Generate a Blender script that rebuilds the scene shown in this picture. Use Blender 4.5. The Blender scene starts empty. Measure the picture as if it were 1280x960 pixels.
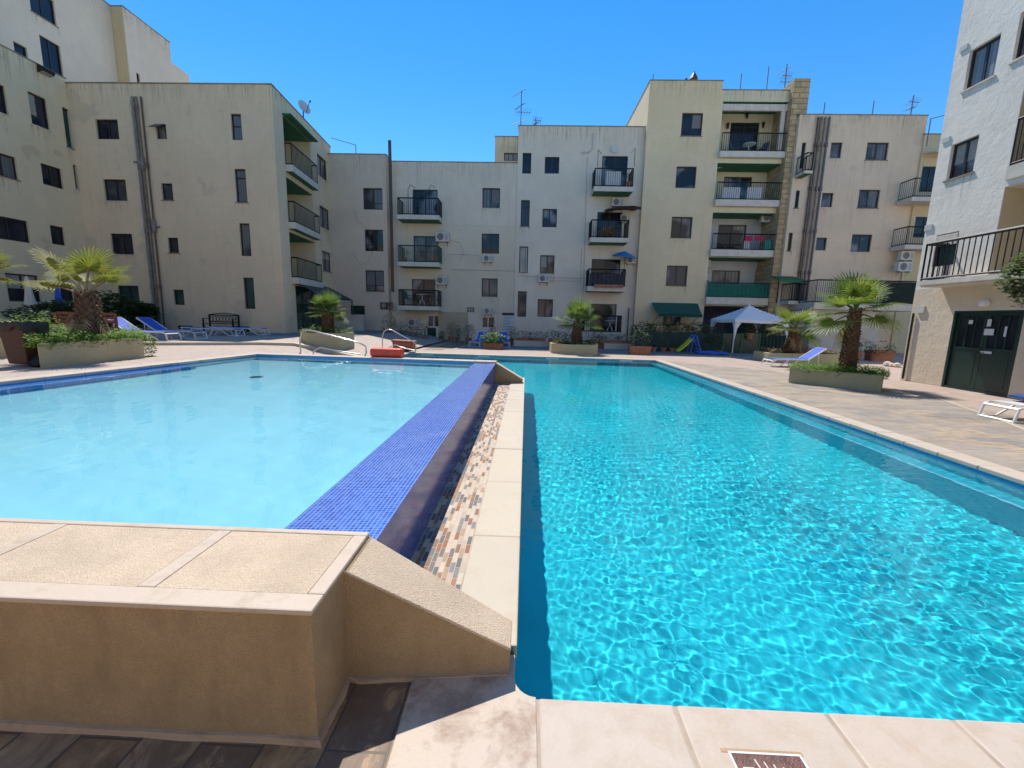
SUN_E, SKY_E, EXPO, SKY_SAT = 4.2, .15, 0.40, 1.35
import bpy, math, random
from mathutils import Vector, Matrix
R = random.Random(7)
C = bpy.context.scene.collection
PI = math.pi
# ------------------------------------------------------------------ camera model
F, CX, CY, HEYE = 528.0, 640.0, 480.0, 1.6
up_c = -Vector((-79, 3355, F)).normalized()
fy_c = Vector((658 - CX, 397 - CY, F)); fy_c = (fy_c - fy_c.dot(up_c) * up_c).normalized()
fx_c = fy_c.cross(up_c)
def ray(px, py):
    r = Vector((px - CX, py - CY, F)); return Vector((r.dot(fx_c), r.dot(fy_c), r.dot(up_c)))
EYE = Vector((0, 0, HEYE))
def G(px, py, z=0.0):
    r = ray(px, py); return EYE + r * ((z - HEYE) / r.z)
def D(px, py, y):
    r = ray(px, py); return EYE + r * (y / r.y)

# ------------------------------------------------------------------ object helpers
ORG = {}
def tag(o, label=None, cat=None, group=None, kind=None):
    if label: o['label'] = label
    if cat: o['category'] = cat
    if group: o['group'] = group
    if kind: o['kind'] = kind
    return o
def thing(name, loc, label, cat, group=None, rz=0.0):
    o = bpy.data.objects.new(name, None); C.objects.link(o)
    o.empty_display_size = 0.1
    o.location = loc; o.rotation_euler = (0, 0, rz)
    ORG[o] = Vector(loc) if rz == 0 else None
    return tag(o, label, cat, group)
def copy_tree(o, parent=None):
    c = o.copy(); C.objects.link(c); c.parent = parent
    for ch in list(o.children): copy_tree(ch, c)
    return c
class MB:
    def __init__(s): s.v = []; s.f = []; s.M = None
    def add(s, vs, fs):
        n = len(s.v)
        for v in vs:
            v = Vector(v)
            if s.M is not None: v = s.M @ v
            s.v.append(v)
        for f in fs: s.f.append(tuple(i + n for i in f))
        return s
    def quad(s, a, b, c, d): return s.add([a, b, c, d], [(0, 1, 2, 3)])
    def poly(s, pts): return s.add(pts, [tuple(range(len(pts)))])
    def hexa(s, p):   # 8 points: bottom 4 ccw, top 4
        return s.add(p, [(3, 2, 1, 0), (4, 5, 6, 7), (0, 1, 5, 4), (1, 2, 6, 5), (2, 3, 7, 6), (3, 0, 4, 7)])
    def box(s, x0, x1, y0, y1, z0, z1):
        return s.hexa([(x0,y0,z0),(x1,y0,z0),(x1,y1,z0),(x0,y1,z0),(x0,y0,z1),(x1,y0,z1),(x1,y1,z1),(x0,y1,z1)])
    def cbox(s, c, sx, sy, sz): return s.box(c[0]-sx/2, c[0]+sx/2, c[1]-sy/2, c[1]+sy/2, c[2]-sz/2, c[2]+sz/2)
    def bevbox(s, x0, x1, y0, y1, z0, z1, b):
        # box with chamfered top edges
        return s.add([(x0,y0,z0),(x1,y0,z0),(x1,y1,z0),(x0,y1,z0),
                      (x0,y0,z1-b),(x1,y0,z1-b),(x1,y1,z1-b),(x0,y1,z1-b),
                      (x0+b,y0+b,z1),(x1-b,y0+b,z1),(x1-b,y1-b,z1),(x0+b,y1-b,z1)],
            [(3,2,1,0),(0,1,5,4),(1,2,6,5),(2,3,7,6),(3,0,4,7),(4,5,9,8),(5,6,10,9),(6,7,11,10),(7,4,8,11),(8,9,10,11)])
    def tube(s, pts, r, n=8, cap=True):
        pts = [Vector(p) for p in pts]; k = len(pts)
        rs = r if isinstance(r, (list, tuple)) else [r] * k
        base = []; prev = None
        for i, p in enumerate(pts):
            t = (pts[min(i+1, k-1)] - pts[max(i-1, 0)]).normalized()
            if prev is None:
                a = Vector((0,0,1)) if abs(t.z) < .9 else Vector((1,0,0))
                u = t.cross(a).normalized()
            else:
                u = (prev - prev.dot(t) * t).normalized()
            prev = u; w = t.cross(u)
            base.append([p + (u*math.cos(2*PI*j/n) + w*math.sin(2*PI*j/n)) * rs[i] for j in range(n)])
        vs = [q for ring in base for q in ring]; fs = []
        for i in range(k-1):
            for j in range(n):
                fs.append((i*n+j, i*n+(j+1)%n, (i+1)*n+(j+1)%n, (i+1)*n+j))
        if cap: fs.append(tuple(range(n-1,-1,-1))); fs.append(tuple((k-1)*n+j for j in range(n)))
        return s.add(vs, fs)
    def bar(s, a, b, w):   # square bar
        return s.tube([a, b], w*0.7071, 4)
    def lathe(s, prof, c=(0,0,0), n=20):
        vs = []; fs = []
        for (r, z) in prof:
            for j in range(n): vs.append((c[0]+r*math.cos(2*PI*j/n), c[1]+r*math.sin(2*PI*j/n), c[2]+z))
        for i in range(len(prof)-1):
            for j in range(n): fs.append((i*n+j, i*n+(j+1)%n, (i+1)*n+(j+1)%n, (i+1)*n+j))
        fs.append(tuple(range(n-1,-1,-1))); fs.append(tuple((len(prof)-1)*n+j for j in range(n)))
        return s.add(vs, fs)
    def prism(s, pts, z0, z1):   # pts ccw (x,y)
        n = len(pts)
        return s.add([(x,y,z0) for x,y in pts] + [(x,y,z1) for x,y in pts],
            [tuple(range(n-1,-1,-1)), tuple(range(n,2*n))] + [(i,(i+1)%n,n+(i+1)%n,n+i) for i in range(n)])
    def build(s, name, mat, parent=None, smooth=False, **kw):
        me = bpy.data.meshes.new(name)
        o = bpy.data.objects.new(name, me); C.objects.link(o)
        off = Vector((0,0,0))
        if parent is not None:
            o.parent = parent; off = ORG.get(parent) or Vector((0,0,0))
        ORG[o] = off
        me.from_pydata([v - off for v in s.v], [], s.f)
        me.materials.append(mat)
        if smooth:
            me.polygons.foreach_set('use_smooth', [True]*len(me.polygons))
            try: me.set_sharp_from_angle(angle=math.radians(40))
            except Exception: pass
        me.update()
        return tag(o, **kw) if kw else o
def bevel(o, w, seg=2):
    m = o.modifiers.new('bevel', 'BEVEL'); m.width = w; m.segments = seg; m.limit_method = 'ANGLE'; m.angle_limit = 0.6
    return o

# ------------------------------------------------------------------ materials
class NT:
    def __init__(s, name):
        s.m = bpy.data.materials.new(name); s.m.use_nodes = True
        s.t = s.m.node_tree; s.t.nodes.clear()
        s.out = s.t.nodes.new('ShaderNodeOutputMaterial')
    def n(s, typ, props=None, **ins):
        nd = s.t.nodes.new('ShaderNode' + typ)
        for k, v in (props or {}).items(): setattr(nd, k, v)
        for k, v in ins.items():
            k2 = k.replace('_', ' ')
            key = int(k[1:]) if k[0] == 'i' and k[1:].isdigit() else k2
            s.link(v, nd.inputs[key])
        return nd
    def link(s, v, sock):
        if isinstance(v, bpy.types.NodeSocket): s.t.links.new(v, sock)
        elif isinstance(v, bpy.types.Node): s.t.links.new(v.outputs[0], sock)
        else:
            if isinstance(v, (tuple, list)) and len(v) == 3 and sock.type == 'RGBA': v = (*v, 1)
            sock.default_value = v
    def co(s, which='Object'): return s.n('TexCoord').outputs[which]
    def mapping(s, v, scale=(1,1,1), loc=(0,0,0), rot=(0,0,0)):
        return s.n('Mapping', Vector=v, Scale=scale, Location=loc, Rotation=rot)
    def noise(s, v, scale, detail=4, rough=.55, dist=0):
        return s.n('TexNoise', Vector=v, Scale=scale, Detail=detail, Roughness=rough, Distortion=dist).outputs[0]
    def ramp(s, f, stops, interp='LINEAR'):
        nd = s.n('ValToRGB', i0=f); cr = nd.color_ramp; cr.interpolation = interp
        while len(cr.elements) < len(stops): cr.elements.new(0.5)
        for e, (p, c) in zip(cr.elements, stops):
            e.position = p; e.color = (*c, 1) if len(c) == 3 else c
        return nd.outputs[0]
    def rmp(s, f, a, b, c=0.0, d=1.0):
        nd = s.n('MapRange', i0=f, i1=a, i2=b, i3=c, i4=d); return nd.outputs[0]
    def mix(s, f, a, b, mode='MIX'):
        nd = s.t.nodes.new('ShaderNodeMix'); nd.data_type = 'RGBA'; nd.blend_type = mode
        s.link(f, nd.inputs[0]); s.link(a, nd.inputs[6]); s.link(b, nd.inputs[7]); return nd.outputs[2]
    def math(s, op, a, b=0.0, c=0.0):
        nd = s.t.nodes.new('ShaderNodeMath'); nd.operation = op
        s.link(a, nd.inputs[0]); s.link(b, nd.inputs[1]); s.link(c, nd.inputs[2]); return nd.outputs[0]
    def bump(s, h, strength=.3, dist=.01, normal=None):
        nd = s.n('Bump', Height=h, Strength=strength, Distance=dist)
        if normal is not None: s.link(normal, nd.inputs['Normal'])
        return nd.outputs[0]
    def bsdf(s, color, rough=.7, normal=None, **kw):
        nd = s.t.nodes.new('ShaderNodeBsdfPrincipled')
        s.link(color, nd.inputs['Base Color']); s.link(rough, nd.inputs['Roughness'])
        if normal is not None: s.link(normal, nd.inputs['Normal'])
        for k, v in kw.items(): s.link(v, nd.inputs[k.replace('_', ' ')])
        s.t.links.new(nd.outputs[0], s.out.inputs[0]); return nd
def mul(c, k): return tuple(min(1, x*k) for x in c)

def stucco(name, col, dirt=(.16,.13,.10), patch=None, dirty=.5, scale=1.0, bumpy=.35, band=None):
    t = NT(name); co = t.co()
    big = t.noise(co, .35*scale, 5, .6)
    c = t.mix(t.rmp(big, .3, .7), mul(col, .90), mul(col, 1.06))
    med = t.noise(co, 2.2*scale, 6, .65)
    c = t.mix(t.math('MULTIPLY', t.rmp(med, .45, .75), .35), c, mul(col, .82))
    # vertical rain streaks
    st = t.noise(t.mapping(co, (2.6, 2.6, .10)), 1.6, 6, .7)
    c = t.mix(t.math('MULTIPLY', t.rmp(st, .55, .78), .38*dirty), c, dirt)
    # sparse stains and repaired patches
    sp = t.noise(t.mapping(co, (1, 1, 1.3), (3.1, 7.7, 1.9)), .8*scale, 7, .72, .6)
    c = t.mix(t.math('MULTIPLY', t.rmp(sp, .60, .78), .40*dirty), c, mul(dirt, 1.8))
    if patch:
        pp = t.noise(t.mapping(co, (1, 1, 1), (9.1, 2.7, 4.9)), .55, 4, .5)
        c = t.mix(t.math('MULTIPLY', t.rmp(pp, .62, .64), .35), c, patch)
    # faint block courses under the render
    sx = t.n('SeparateXYZ', Vector=co)
    uv = t.n('CombineXYZ', i0=t.math('ADD', sx.outputs[0], sx.outputs[1]), i1=sx.outputs[2])
    br = t.n('TexBrick', Vector=uv, Scale=1.0, Mortar_Size=.012, Brick_Width=.6, Row_Height=.27, Mortar_Smooth=.6, Color1=(1,1,1,1), Color2=(.9,.9,.9,1), Mortar=(.0,.0,.0,1))
    c = t.mix(t.math('MULTIPLY', t.math('SUBTRACT', 1.0, br.outputs[0]), .06), c, dirt)
    fine = t.noise(co, 45, 4, .7)
    c = t.mix(t.rmp(fine, .3, .7), mul(col, 0), c) if False else c
    h = t.math('ADD', t.math('MULTIPLY', fine, .4), t.math('MULTIPLY', t.noise(co, 5, 5, .6), 1.0))
    t.bsdf(c, .9, t.bump(h, bumpy, .03))
    return t.m
def plain(name, col, rough=.6, var=.12, scale=6, bumpy=.1, metallic=0.0, **kw):
    t = NT(name); co = t.co()
    n = t.noise(co, scale, 5, .6)
    c = t.mix(t.rmp(n, .25, .75), mul(col, 1-var), mul(col, 1+var))
    t.bsdf(c, rough, t.bump(t.noise(co, scale*9, 4, .6), bumpy, .01), Metallic=metallic, **kw)
    return t.m
def leafmat(name, cols, rough=.55, trans=.35):
    t = NT(name); g = t.n('NewGeometry')
    c = t.ramp(g.outputs['Random Per Island'], [(i/max(1, len(cols)-1), k) for i, k in enumerate(cols)])
    b = t.bsdf(c, rough)
    tr = t.n('BsdfTranslucent', Color=t.mix(.5, c, (.25,.35,.03)))
    mx = t.n('MixShader', i0=trans, i1=b.outputs[0], i2=tr.outputs[0])
    t.t.links.new(mx.outputs[0], t.out.inputs[0])
    return t.m
def glass(name, base, curtain=None, rough=.06):
    t = NT(name); co = t.co()
    if curtain:
        sx = t.n('SeparateXYZ', Vector=co)
        a = t.math('ADD', t.math('MULTIPLY', sx.outputs[0], 1.0), sx.outputs[1])
        w = t.n('TexNoise', props={'noise_dimensions': '1D'}, W=a, Scale=9.0, Detail=3.0).outputs[0]
        c = t.mix(t.rmp(w, .35, .65), mul(curtain, .55), curtain)
        blot = t.noise(co, .45, 2, .5)
        c = t.mix(t.rmp(blot, .47, .53), c, base)
    else:
        c = t.mix(t.rmp(t.noise(co, .9, 3, .5), .35, .65), base, mul(base, 2.2))
    t.bsdf(c, rough, t.bump(t.noise(co, 1.5, 2, .5), .02, .05), Coat_Weight=.15, Coat_Roughness=.05, Specular_IOR_Level=.35)
    return t.m

M = {}
M['stucco_left'] = stucco('beige_render', (.79,.61,.39), dirty=.55, patch=(.50,.40,.28))
M['stucco_wing'] = stucco('ochre_render', (.80,.63,.39), dirty=.5, patch=(.44,.30,.15))
M['stucco_tower'] = stucco('cream_render', (.77,.655,.50), dirty=.25)
M['stucco_strip'] = stucco('yellow_render', (.64,.50,.28), dirty=.3)
M['stucco_pink'] = stucco('pinkish_render', (.70,.555,.41), dirty=.45)
M['stucco_white'] = stucco('grey_white_render', (.75,.635,.49), dirt=(.24,.16,.11), dirty=.6, patch=(.66,.56,.41))
M['stucco_white2'] = stucco('pale_grey_render', (.74,.64,.51), dirty=.35)
M['stucco_beige'] = stucco('sand_render', (.75,.60,.38), dirty=.3)
M['stucco_cream'] = stucco('pale_cream_render', (.72,.64,.44), dirty=.2)
M['stucco_far'] = stucco('stained_pink_render', (.74,.58,.41), dirt=(.17,.12,.08), dirty=1.0, patch=(.50,.40,.26))
M['stucco_ochre'] = stucco('weathered_yellow_render', (.64,.53,.33), dirty=.7)
M['stucco_right'] = stucco('white_masonry_paint', (.82,.745,.63), dirty=.15, bumpy=.55)
M['stucco_right_low'] = stucco('tan_masonry_paint', (.66,.56,.42), dirty=.2, bumpy=.8)
M['stucco_bay'] = stucco('warm_tan_render', (.62,.48,.28), dirty=.3)
M['trim_white'] = plain('chipped_white_paint', (.62,.555,.46), .7, .15, 3, .3)
M['soffit_green'] = plain('green_soffit_paint', (.025,.14,.06), .7, .25, 2)
M['iron'] = plain('black_ironwork', (.018,.018,.02), .45, .2, 8, .1, .3)
M['green_iron'] = plain('green_ironwork', (.012,.07,.055), .45, .2, 8)
M['frame'] = plain('dark_brown_frame', (.022,.018,.018), .4, .2, 8)
M['frame_white'] = plain('white_window_frame', (.65,.65,.63), .4, .05, 8)
M['glass'] = glass('dark_window_glass', (.012,.014,.018))
M['glass_curtain'] = glass('curtained_window_glass', (.015,.016,.02), (.26,.26,.26))
M['glass_grey'] = glass('net_curtained_glass', (.05,.05,.055), (.19,.185,.18))
M['glass_pale'] = glass('pale_blind_glass', (.30,.30,.29), (.42,.42,.40))
M['glass_green'] = glass('green_shutter_glass', (.012,.04,.035))
M['pipe'] = plain('rusty_soil_pipe', (.20,.165,.13), .6, .5, 4, .3)
M['pipe_brown'] = plain('brown_downpipe_paint', (.10,.06,.04), .55, .3, 3)
M['white_plastic'] = plain('white_plastic', (.72,.72,.70), .35, .06, 5, .05)
M['ac_grey'] = plain('air_conditioner_casing', (.55,.54,.50), .45, .08, 5, .05)
M['dark'] = plain('dark_plastic', (.02,.02,.022), .5, .2, 5)
M['blue_sling'] = plain('blue_sling_fabric', (.03,.10,.48), .7, .12, 10, .3)
M['steel'] = plain('polished_steel', (.62,.60,.57), .22, .05, 8, .02, 1.0)
M['terracotta'] = plain('terracotta', (.34,.15,.085), .8, .25, 5, .3)
M['planter'] = stucco('planter_render', (.50,.42,.25), dirt=(.16,.17,.12), dirty=.8, scale=3)
M['planter_green'] = stucco('algae_stained_planter_render', (.36,.35,.22), dirt=(.15,.16,.11), dirty=.9, scale=3)
M['wood'] = plain('reddish_wood', (.20,.065,.03), .6, .35, 7, .3)
M['bin'] = plain('brown_wheelie_bin_plastic', (.065,.026,.017), .6, .12, 6, .1)
M['soil'] = plain('soil', (.05,.035,.025), .95, .4, 12, .6)
M['red'] = plain('red_float_vinyl', (.75,.05,.025), .4, .1, 5)
M['brick_red'] = plain('faded_red_plastic', (.36,.10,.055), .6, .2, 6)
M['awning_green'] = plain('dark_green_canvas', (.012,.085,.055), .8, .15, 3, .2)
M['gazebo_cloth'] = plain('grey_white_polyester', (.80,.80,.80), .75, .05, 4, .15)
M['curtain_navy'] = plain('navy_tarpaulin', (.03,.035,.09), .7, .5, 2.5, .3)
M['mesh_green'] = plain('green_windbreak_fabric', (.012,.035,.028), .8, .3, 3, .3)
M['fabric_green'] = plain('teal_green_balcony_cloth', (.012,.17,.12), .75, .3, 5, .3)
M['fabric_dark'] = plain('dark_balcony_cloth', (.03,.03,.04), .75, .4, 5, .3)
M['blue_cloth'] = plain('bright_blue_parasol_cloth', (.02,.20,.45), .7, .1, 5)
M['white_cloth'] = plain('off_white_cloth', (.62,.58,.48), .8, .08, 5, .2)
M['brown_thatch'] = plain('dark_red_brown_canvas', (.10,.045,.035), .85, .3, 8, .4)
M['red_cloth'] = plain('crimson_towel', (.40,.02,.08), .85, .15, 6, .3)
M['white_towel'] = plain('white_laundry', (.62,.62,.62), .85, .08, 6, .3)
M['teal_cloth'] = plain('teal_laundry', (.05,.30,.26), .85, .1, 6, .3)
M['yellow'] = plain('yellow_green_plastic', (.45,.50,.04), .4, .1, 6)
M['blue_plastic'] = plain('blue_plastic', (.02,.11,.55), .4, .1, 6)
M['terrace_white'] = plain('white_plaster_wall', (.55,.49,.41), .85, .15, 1.2, .2)
M['antenna'] = plain('grey_aluminium', (.13,.13,.14), .6, .1, 8, .02, .0)
M['door_green'] = plain('dark_green_gloss_paint', (.010,.035,.028), .3, .2, 3, .05)
M['stone_wall'] = None
M['leaf_dark'] = leafmat('dark_foliage', [(.012,.03,.012), (.03,.06,.02), (.05,.09,.03), (.02,.045,.018)])
M['leaf_bright'] = leafmat('bright_ground_cover', [(.08,.18,.02), (.14,.28,.03), (.20,.36,.05), (.10,.22,.03), (.04,.11,.02)], trans=.5)
M['leaf_yellow'] = leafmat('yellow_flowering_cover', [(.35,.33,.03), (.15,.22,.03), (.10,.17,.03)], trans=.3)
M['leaf_olive'] = leafmat('olive_foliage', [(.06,.09,.04), (.12,.15,.08), (.18,.21,.13), (.05,.08,.03), (.14,.10,.10)])
M['palm_green'] = leafmat('fan_palm_leaf', [(.06,.13,.02), (.10,.19,.03), (.16,.26,.05), (.24,.27,.05), (.33,.29,.08)], trans=.45)
M['palm_yellow'] = leafmat('yellowing_fan_palm_leaf', [(.30,.27,.03), (.36,.28,.04), (.14,.17,.03), (.20,.22,.05), (.40,.30,.08)], trans=.4)
M['palm_deep'] = leafmat('deep_green_fan_palm_leaf', [(.05,.12,.025), (.09,.17,.04), (.14,.21,.06), (.26,.24,.13)], trans=.4)
M['palm_dead'] = leafmat('dry_palm_leaf', [(.30,.22,.12), (.24,.16,.08), (.38,.30,.18)], trans=.2)
M['trunk'] = plain('palm_trunk_fibre', (.13,.075,.045), .95, .45, 9, .8)
M['bark'] = plain('grey_bark', (.12,.10,.08), .9, .3, 10, .6)
M['flower_pink'] = leafmat('pink_flower_petals', [(.45,.10,.15), (.55,.2,.2), (.10,.14,.04), (.08,.12,.03)])

def stone_mat():
    t = NT('rough_limestone_blocks'); co = t.co()
    sx = t.n('SeparateXYZ', Vector=co)
    uv = t.n('CombineXYZ', i0=t.math('ADD', sx.outputs[0], sx.outputs[1]), i1=sx.outputs[2])
    br = t.n('TexBrick', Vector=uv, Scale=1.0, Mortar_Size=.02, Brick_Width=.55, Row_Height=.29, Mortar_Smooth=.5, Bias=0.0,
             Color1=(.62,.45,.24,1), Color2=(.46,.34,.19,1), Mortar=(.36,.25,.14,1))
    c = t.mix(t.math('MULTIPLY', t.rmp(t.noise(co, 3, 6, .7), .45, .7), .7), br.outputs[0], (.26,.19,.12))
    h = t.math('ADD', t.math('MULTIPLY', br.outputs[1], -1.5), t.noise(co, 9, 6, .7))
    t.bsdf(c, .9, t.bump(h, .8, .05)); return t.m
M['stone_wall'] = stone_mat()

def paver(name, cols, bw, rh, mortar, msize=.006, rot=0.0, streak=None, rough=.75, dirt=None, wash=.35):
    """pavers or laid stone: each brick takes a random tone"""
    t = NT(name); co = t.co(); m = t.mapping(co, rot=(0,0,rot))
    br = t.n('TexBrick', Vector=m, Scale=1.0, Mortar_Size=msize, Brick_Width=bw, Row_Height=rh, Mortar_Smooth=.2, Bias=0.0,
             Color1=(0,0,0,1), Color2=(1,1,1,1), Mortar=(.5,.5,.5,1))
    f = br.outputs[0]
    k = len(cols)
    c = t.ramp(f, [(i/k, cc) for i, cc in enumerate(cols)], 'CONSTANT' if k > 5 else 'LINEAR')
    if streak:
        s = t.noise(t.mapping(m, streak), 3, 7, .7, .8)
        c = t.mix(t.rmp(s, .42, .52, .75, 0), c, mul(cols[0], .75)); c = t.mix(t.rmp(s, .54, .66, 0, .8), c, mul(cols[3], 1.1))
    n = t.noise(co, 22, 6, .7); c = t.mix(t.math('MULTIPLY', t.rmp(n, .35, .7), wash), c, mul(cols[k//2], .7))
    if dirt: c = t.mix(t.rmp(t.noise(co, .6, 5, .6), .45, .7, 0, .5), c, dirt)
    c = t.mix(br.outputs[1], c, mortar)
    h = t.math('ADD', t.math('MULTIPLY', br.outputs[1], -1.0), t.math('MULTIPLY', t.noise(co, 35, 5, .7), .5))
    t.bsdf(c, rough, t.bump(h, .5, .008)); return t.m
M['deck_pink'] = paver('pinkish_concrete_pavers', [(.37,.26,.20),(.43,.31,.245),(.39,.29,.245),(.47,.355,.28)], .22, .11, (.40,.31,.24), .008, dirt=(.42,.34,.28))
M['deck_stone'] = paver('riven_sandstone_paving', [(.22,.195,.17),(.42,.305,.195),(.31,.27,.23),(.49,.355,.215),(.25,.22,.195)], .62, .26, (.34,.29,.23), .006, rot=.06, streak=(1.2,8,1), dirt=(.36,.31,.26))
M['deck_near'] = paver('dark_slate_paving', [(.20,.12,.065),(.40,.24,.11),(.25,.18,.12),(.50,.32,.15),(.18,.115,.075)], .44, .235, (.10,.075,.055), .005, rot=PI/2, streak=(1.6,2.6,1), rough=.6)
M['terrace_paving'] = paver('terrace_pavers', [(.40,.29,.22),(.45,.34,.27),(.42,.32,.27),(.49,.38,.30)], .22, .11, (.42,.33,.26), .008, rot=1.2, dirt=(.40,.33,.28))
M['mosaic_slate'] = paver('split_slate_mosaic', [(.55,.44,.32),(.60,.47,.34),(.17,.15,.14),(.50,.38,.28),(.30,.12,.05),(.58,.46,.34),(.13,.13,.13),(.42,.27,.16),(.26,.14,.08),(.56,.45,.34),(.36,.17,.08),(.22,.21,.20)], .115, .034, (.50,.41,.31), .0025, rot=PI/2, wash=.2)

def render_granular(name, col, speck, worn=None):
    t = NT(name); co = t.co()
    v = t.n('TexVoronoi', Vector=co, Scale=190.0)
    c = t.mix(t.rmp(t.n('SeparateColor', Color=v.outputs['Color']).outputs[0], 0, 1, 0, .75), col, speck)
    c = t.mix(t.rmp(t.noise(co, 4, 6, .65), .40, .72, 0, .4), c, mul(col, .62))
    if worn:
        st = t.noise(t.mapping(co, (3, 3, .9)), 2.2, 6, .7)
        c = t.mix(t.rmp(st, .5, .75, 0, .6), c, worn)
        z = t.n('SeparateXYZ', Vector=co).outputs[2]
        zz = t.math('ADD', z, t.math('MULTIPLY', t.noise(co, 9, 5, .7), .07))
        c = t.mix(t.rmp(zz, .075, .04), c, (.30,.25,.19))
    h = t.math('ADD', v.outputs['Distance'], t.math('MULTIPLY', t.noise(co, 60, 4, .7), .8))
    t.bsdf(c, .9, t.bump(h, .9, .004)); return t.m
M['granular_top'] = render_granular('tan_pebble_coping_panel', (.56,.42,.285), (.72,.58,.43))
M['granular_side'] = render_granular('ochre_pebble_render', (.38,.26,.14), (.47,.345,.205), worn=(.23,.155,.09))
def coping_mat(name, col, stain, amt, lo=.52):
    t = NT(name); co = t.co()
    n = t.noise(co, 5, 8, .7, .3); big = t.noise(co, .9, 4, .6)
    c = t.mix(t.rmp(big, .3, .7), mul(col, .93), mul(col, 1.05))
    c = t.mix(t.rmp(n, lo, lo+.16, 0, amt), c, stain)
    gi = t.n('NewGeometry').outputs['Random Per Island']
    c = t.mix(t.rmp(gi, 0, 1, 0, .22), c, mul(stain, 1.35))
    c = t.mix(t.rmp(t.noise(co, 70, 4, .8), .4, .75, 0, .25), c, mul(col, .72))
    t.bsdf(c, .65, t.bump(t.math('ADD', t.noise(co, 50, 5, .7), t.math('MULTIPLY', t.noise(co, 6, 3, .6), 2)), .3, .005)); return t.m
M['coping'] = coping_mat('cream_stone_coping', (.51,.425,.34), (.40,.31,.22), .5)
M['coping_near'] = coping_mat('pinkish_stone_coping', (.51,.425,.345), (.42,.31,.22), .6, .47)
M['coping_corner'] = coping_mat('flaking_stone_coping', (.54,.44,.345), (.29,.19,.13), .9, .46)
M['coping_light'] = coping_mat('limestone_coping', (.52,.44,.33), (.47,.36,.22), .6)
M['band'] = coping_mat('smooth_mortar_band', (.55,.44,.335), (.36,.27,.18), .7)
M['foot_mortar'] = coping_mat('grey_skirting_mortar', (.45,.32,.21), (.24,.17,.11), .8)

def tile(name, cols, size, mortar, rough=.15, bumpy=.4, axes='xy'):
    t = NT(name); co = t.co()
    sx = t.n('SeparateXYZ', Vector=co); ax = {'x':0,'y':1,'z':2}
    uv = t.n('CombineXYZ', i0=sx.outputs[ax[axes[0]]], i1=sx.outputs[ax[axes[1]]])
    br = t.n('TexBrick', props={'offset': 0.0, 'squash': 1.0}, Vector=uv, Scale=1.0, Mortar_Size=size*.07, Brick_Width=size, Row_Height=size, Mortar_Smooth=.1,
             Bias=0.0, Color1=(0,0,0,1), Color2=(1,1,1,1), Mortar=(.5,.5,.5,1))
    c = t.ramp(br.outputs[0], [(i/max(1,len(cols)-1), cc) for i, cc in enumerate(cols)])
    c = t.mix(t.rmp(t.noise(co, 3, 6, .7), .5, .75, 0, .35), c, mul(mortar, .9))
    c = t.mix(br.outputs[1], c, mortar)
    h = t.math('ADD', t.math('MULTIPLY', br.outputs[1], -1.0), t.math('MULTIPLY', t.n('SeparateColor', Color=br.outputs[0]).outputs[0], .35))
    t.bsdf(c, t.rmp(br.outputs[1], 0, 1, rough, .8), t.bump(h, bumpy, .004), Specular_IOR_Level=.6); return t.m
BL = [(.015,.03,.20),(.03,.055,.34),(.05,.085,.46),(.02,.04,.26)]
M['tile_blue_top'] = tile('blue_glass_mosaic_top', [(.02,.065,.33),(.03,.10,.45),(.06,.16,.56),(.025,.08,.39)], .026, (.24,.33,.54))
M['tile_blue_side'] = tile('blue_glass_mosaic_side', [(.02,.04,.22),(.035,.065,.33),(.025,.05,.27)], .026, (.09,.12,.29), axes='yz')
M['tile_water_y'] = tile('waterline_mosaic_side', [(.02,.15,.42),(.03,.24,.55),(.02,.19,.48)], .026, (.10,.32,.52), axes='yz')
M['tile_water_x'] = tile('waterline_mosaic_end', [(.02,.15,.42),(.03,.24,.55),(.02,.19,.48)], .026, (.10,.32,.52), axes='xz')
M['tile_bench'] = tile('bench_mosaic', [(.02,.16,.52),(.03,.23,.66),(.03,.19,.60)], .03, (.14,.34,.64))
def poolpaint(name, col, var=.1):
    t = NT(name); co = t.co()
    c = t.mix(t.rmp(t.noise(co, .8, 5, .6), .3, .7), mul(col, 1-var), mul(col, 1+var))
    t.bsdf(c, .8); return t.m
M['pool_deep'] = poolpaint('turquoise_pool_plaster', (.018,.57,.63))
M['pool_wall'] = poolpaint('turquoise_pool_wall_plaster', (.015,.46,.56))
M['pool_shallow'] = poolpaint('pale_blue_pool_plaster', (.36,.70,.78), .04)

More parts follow.
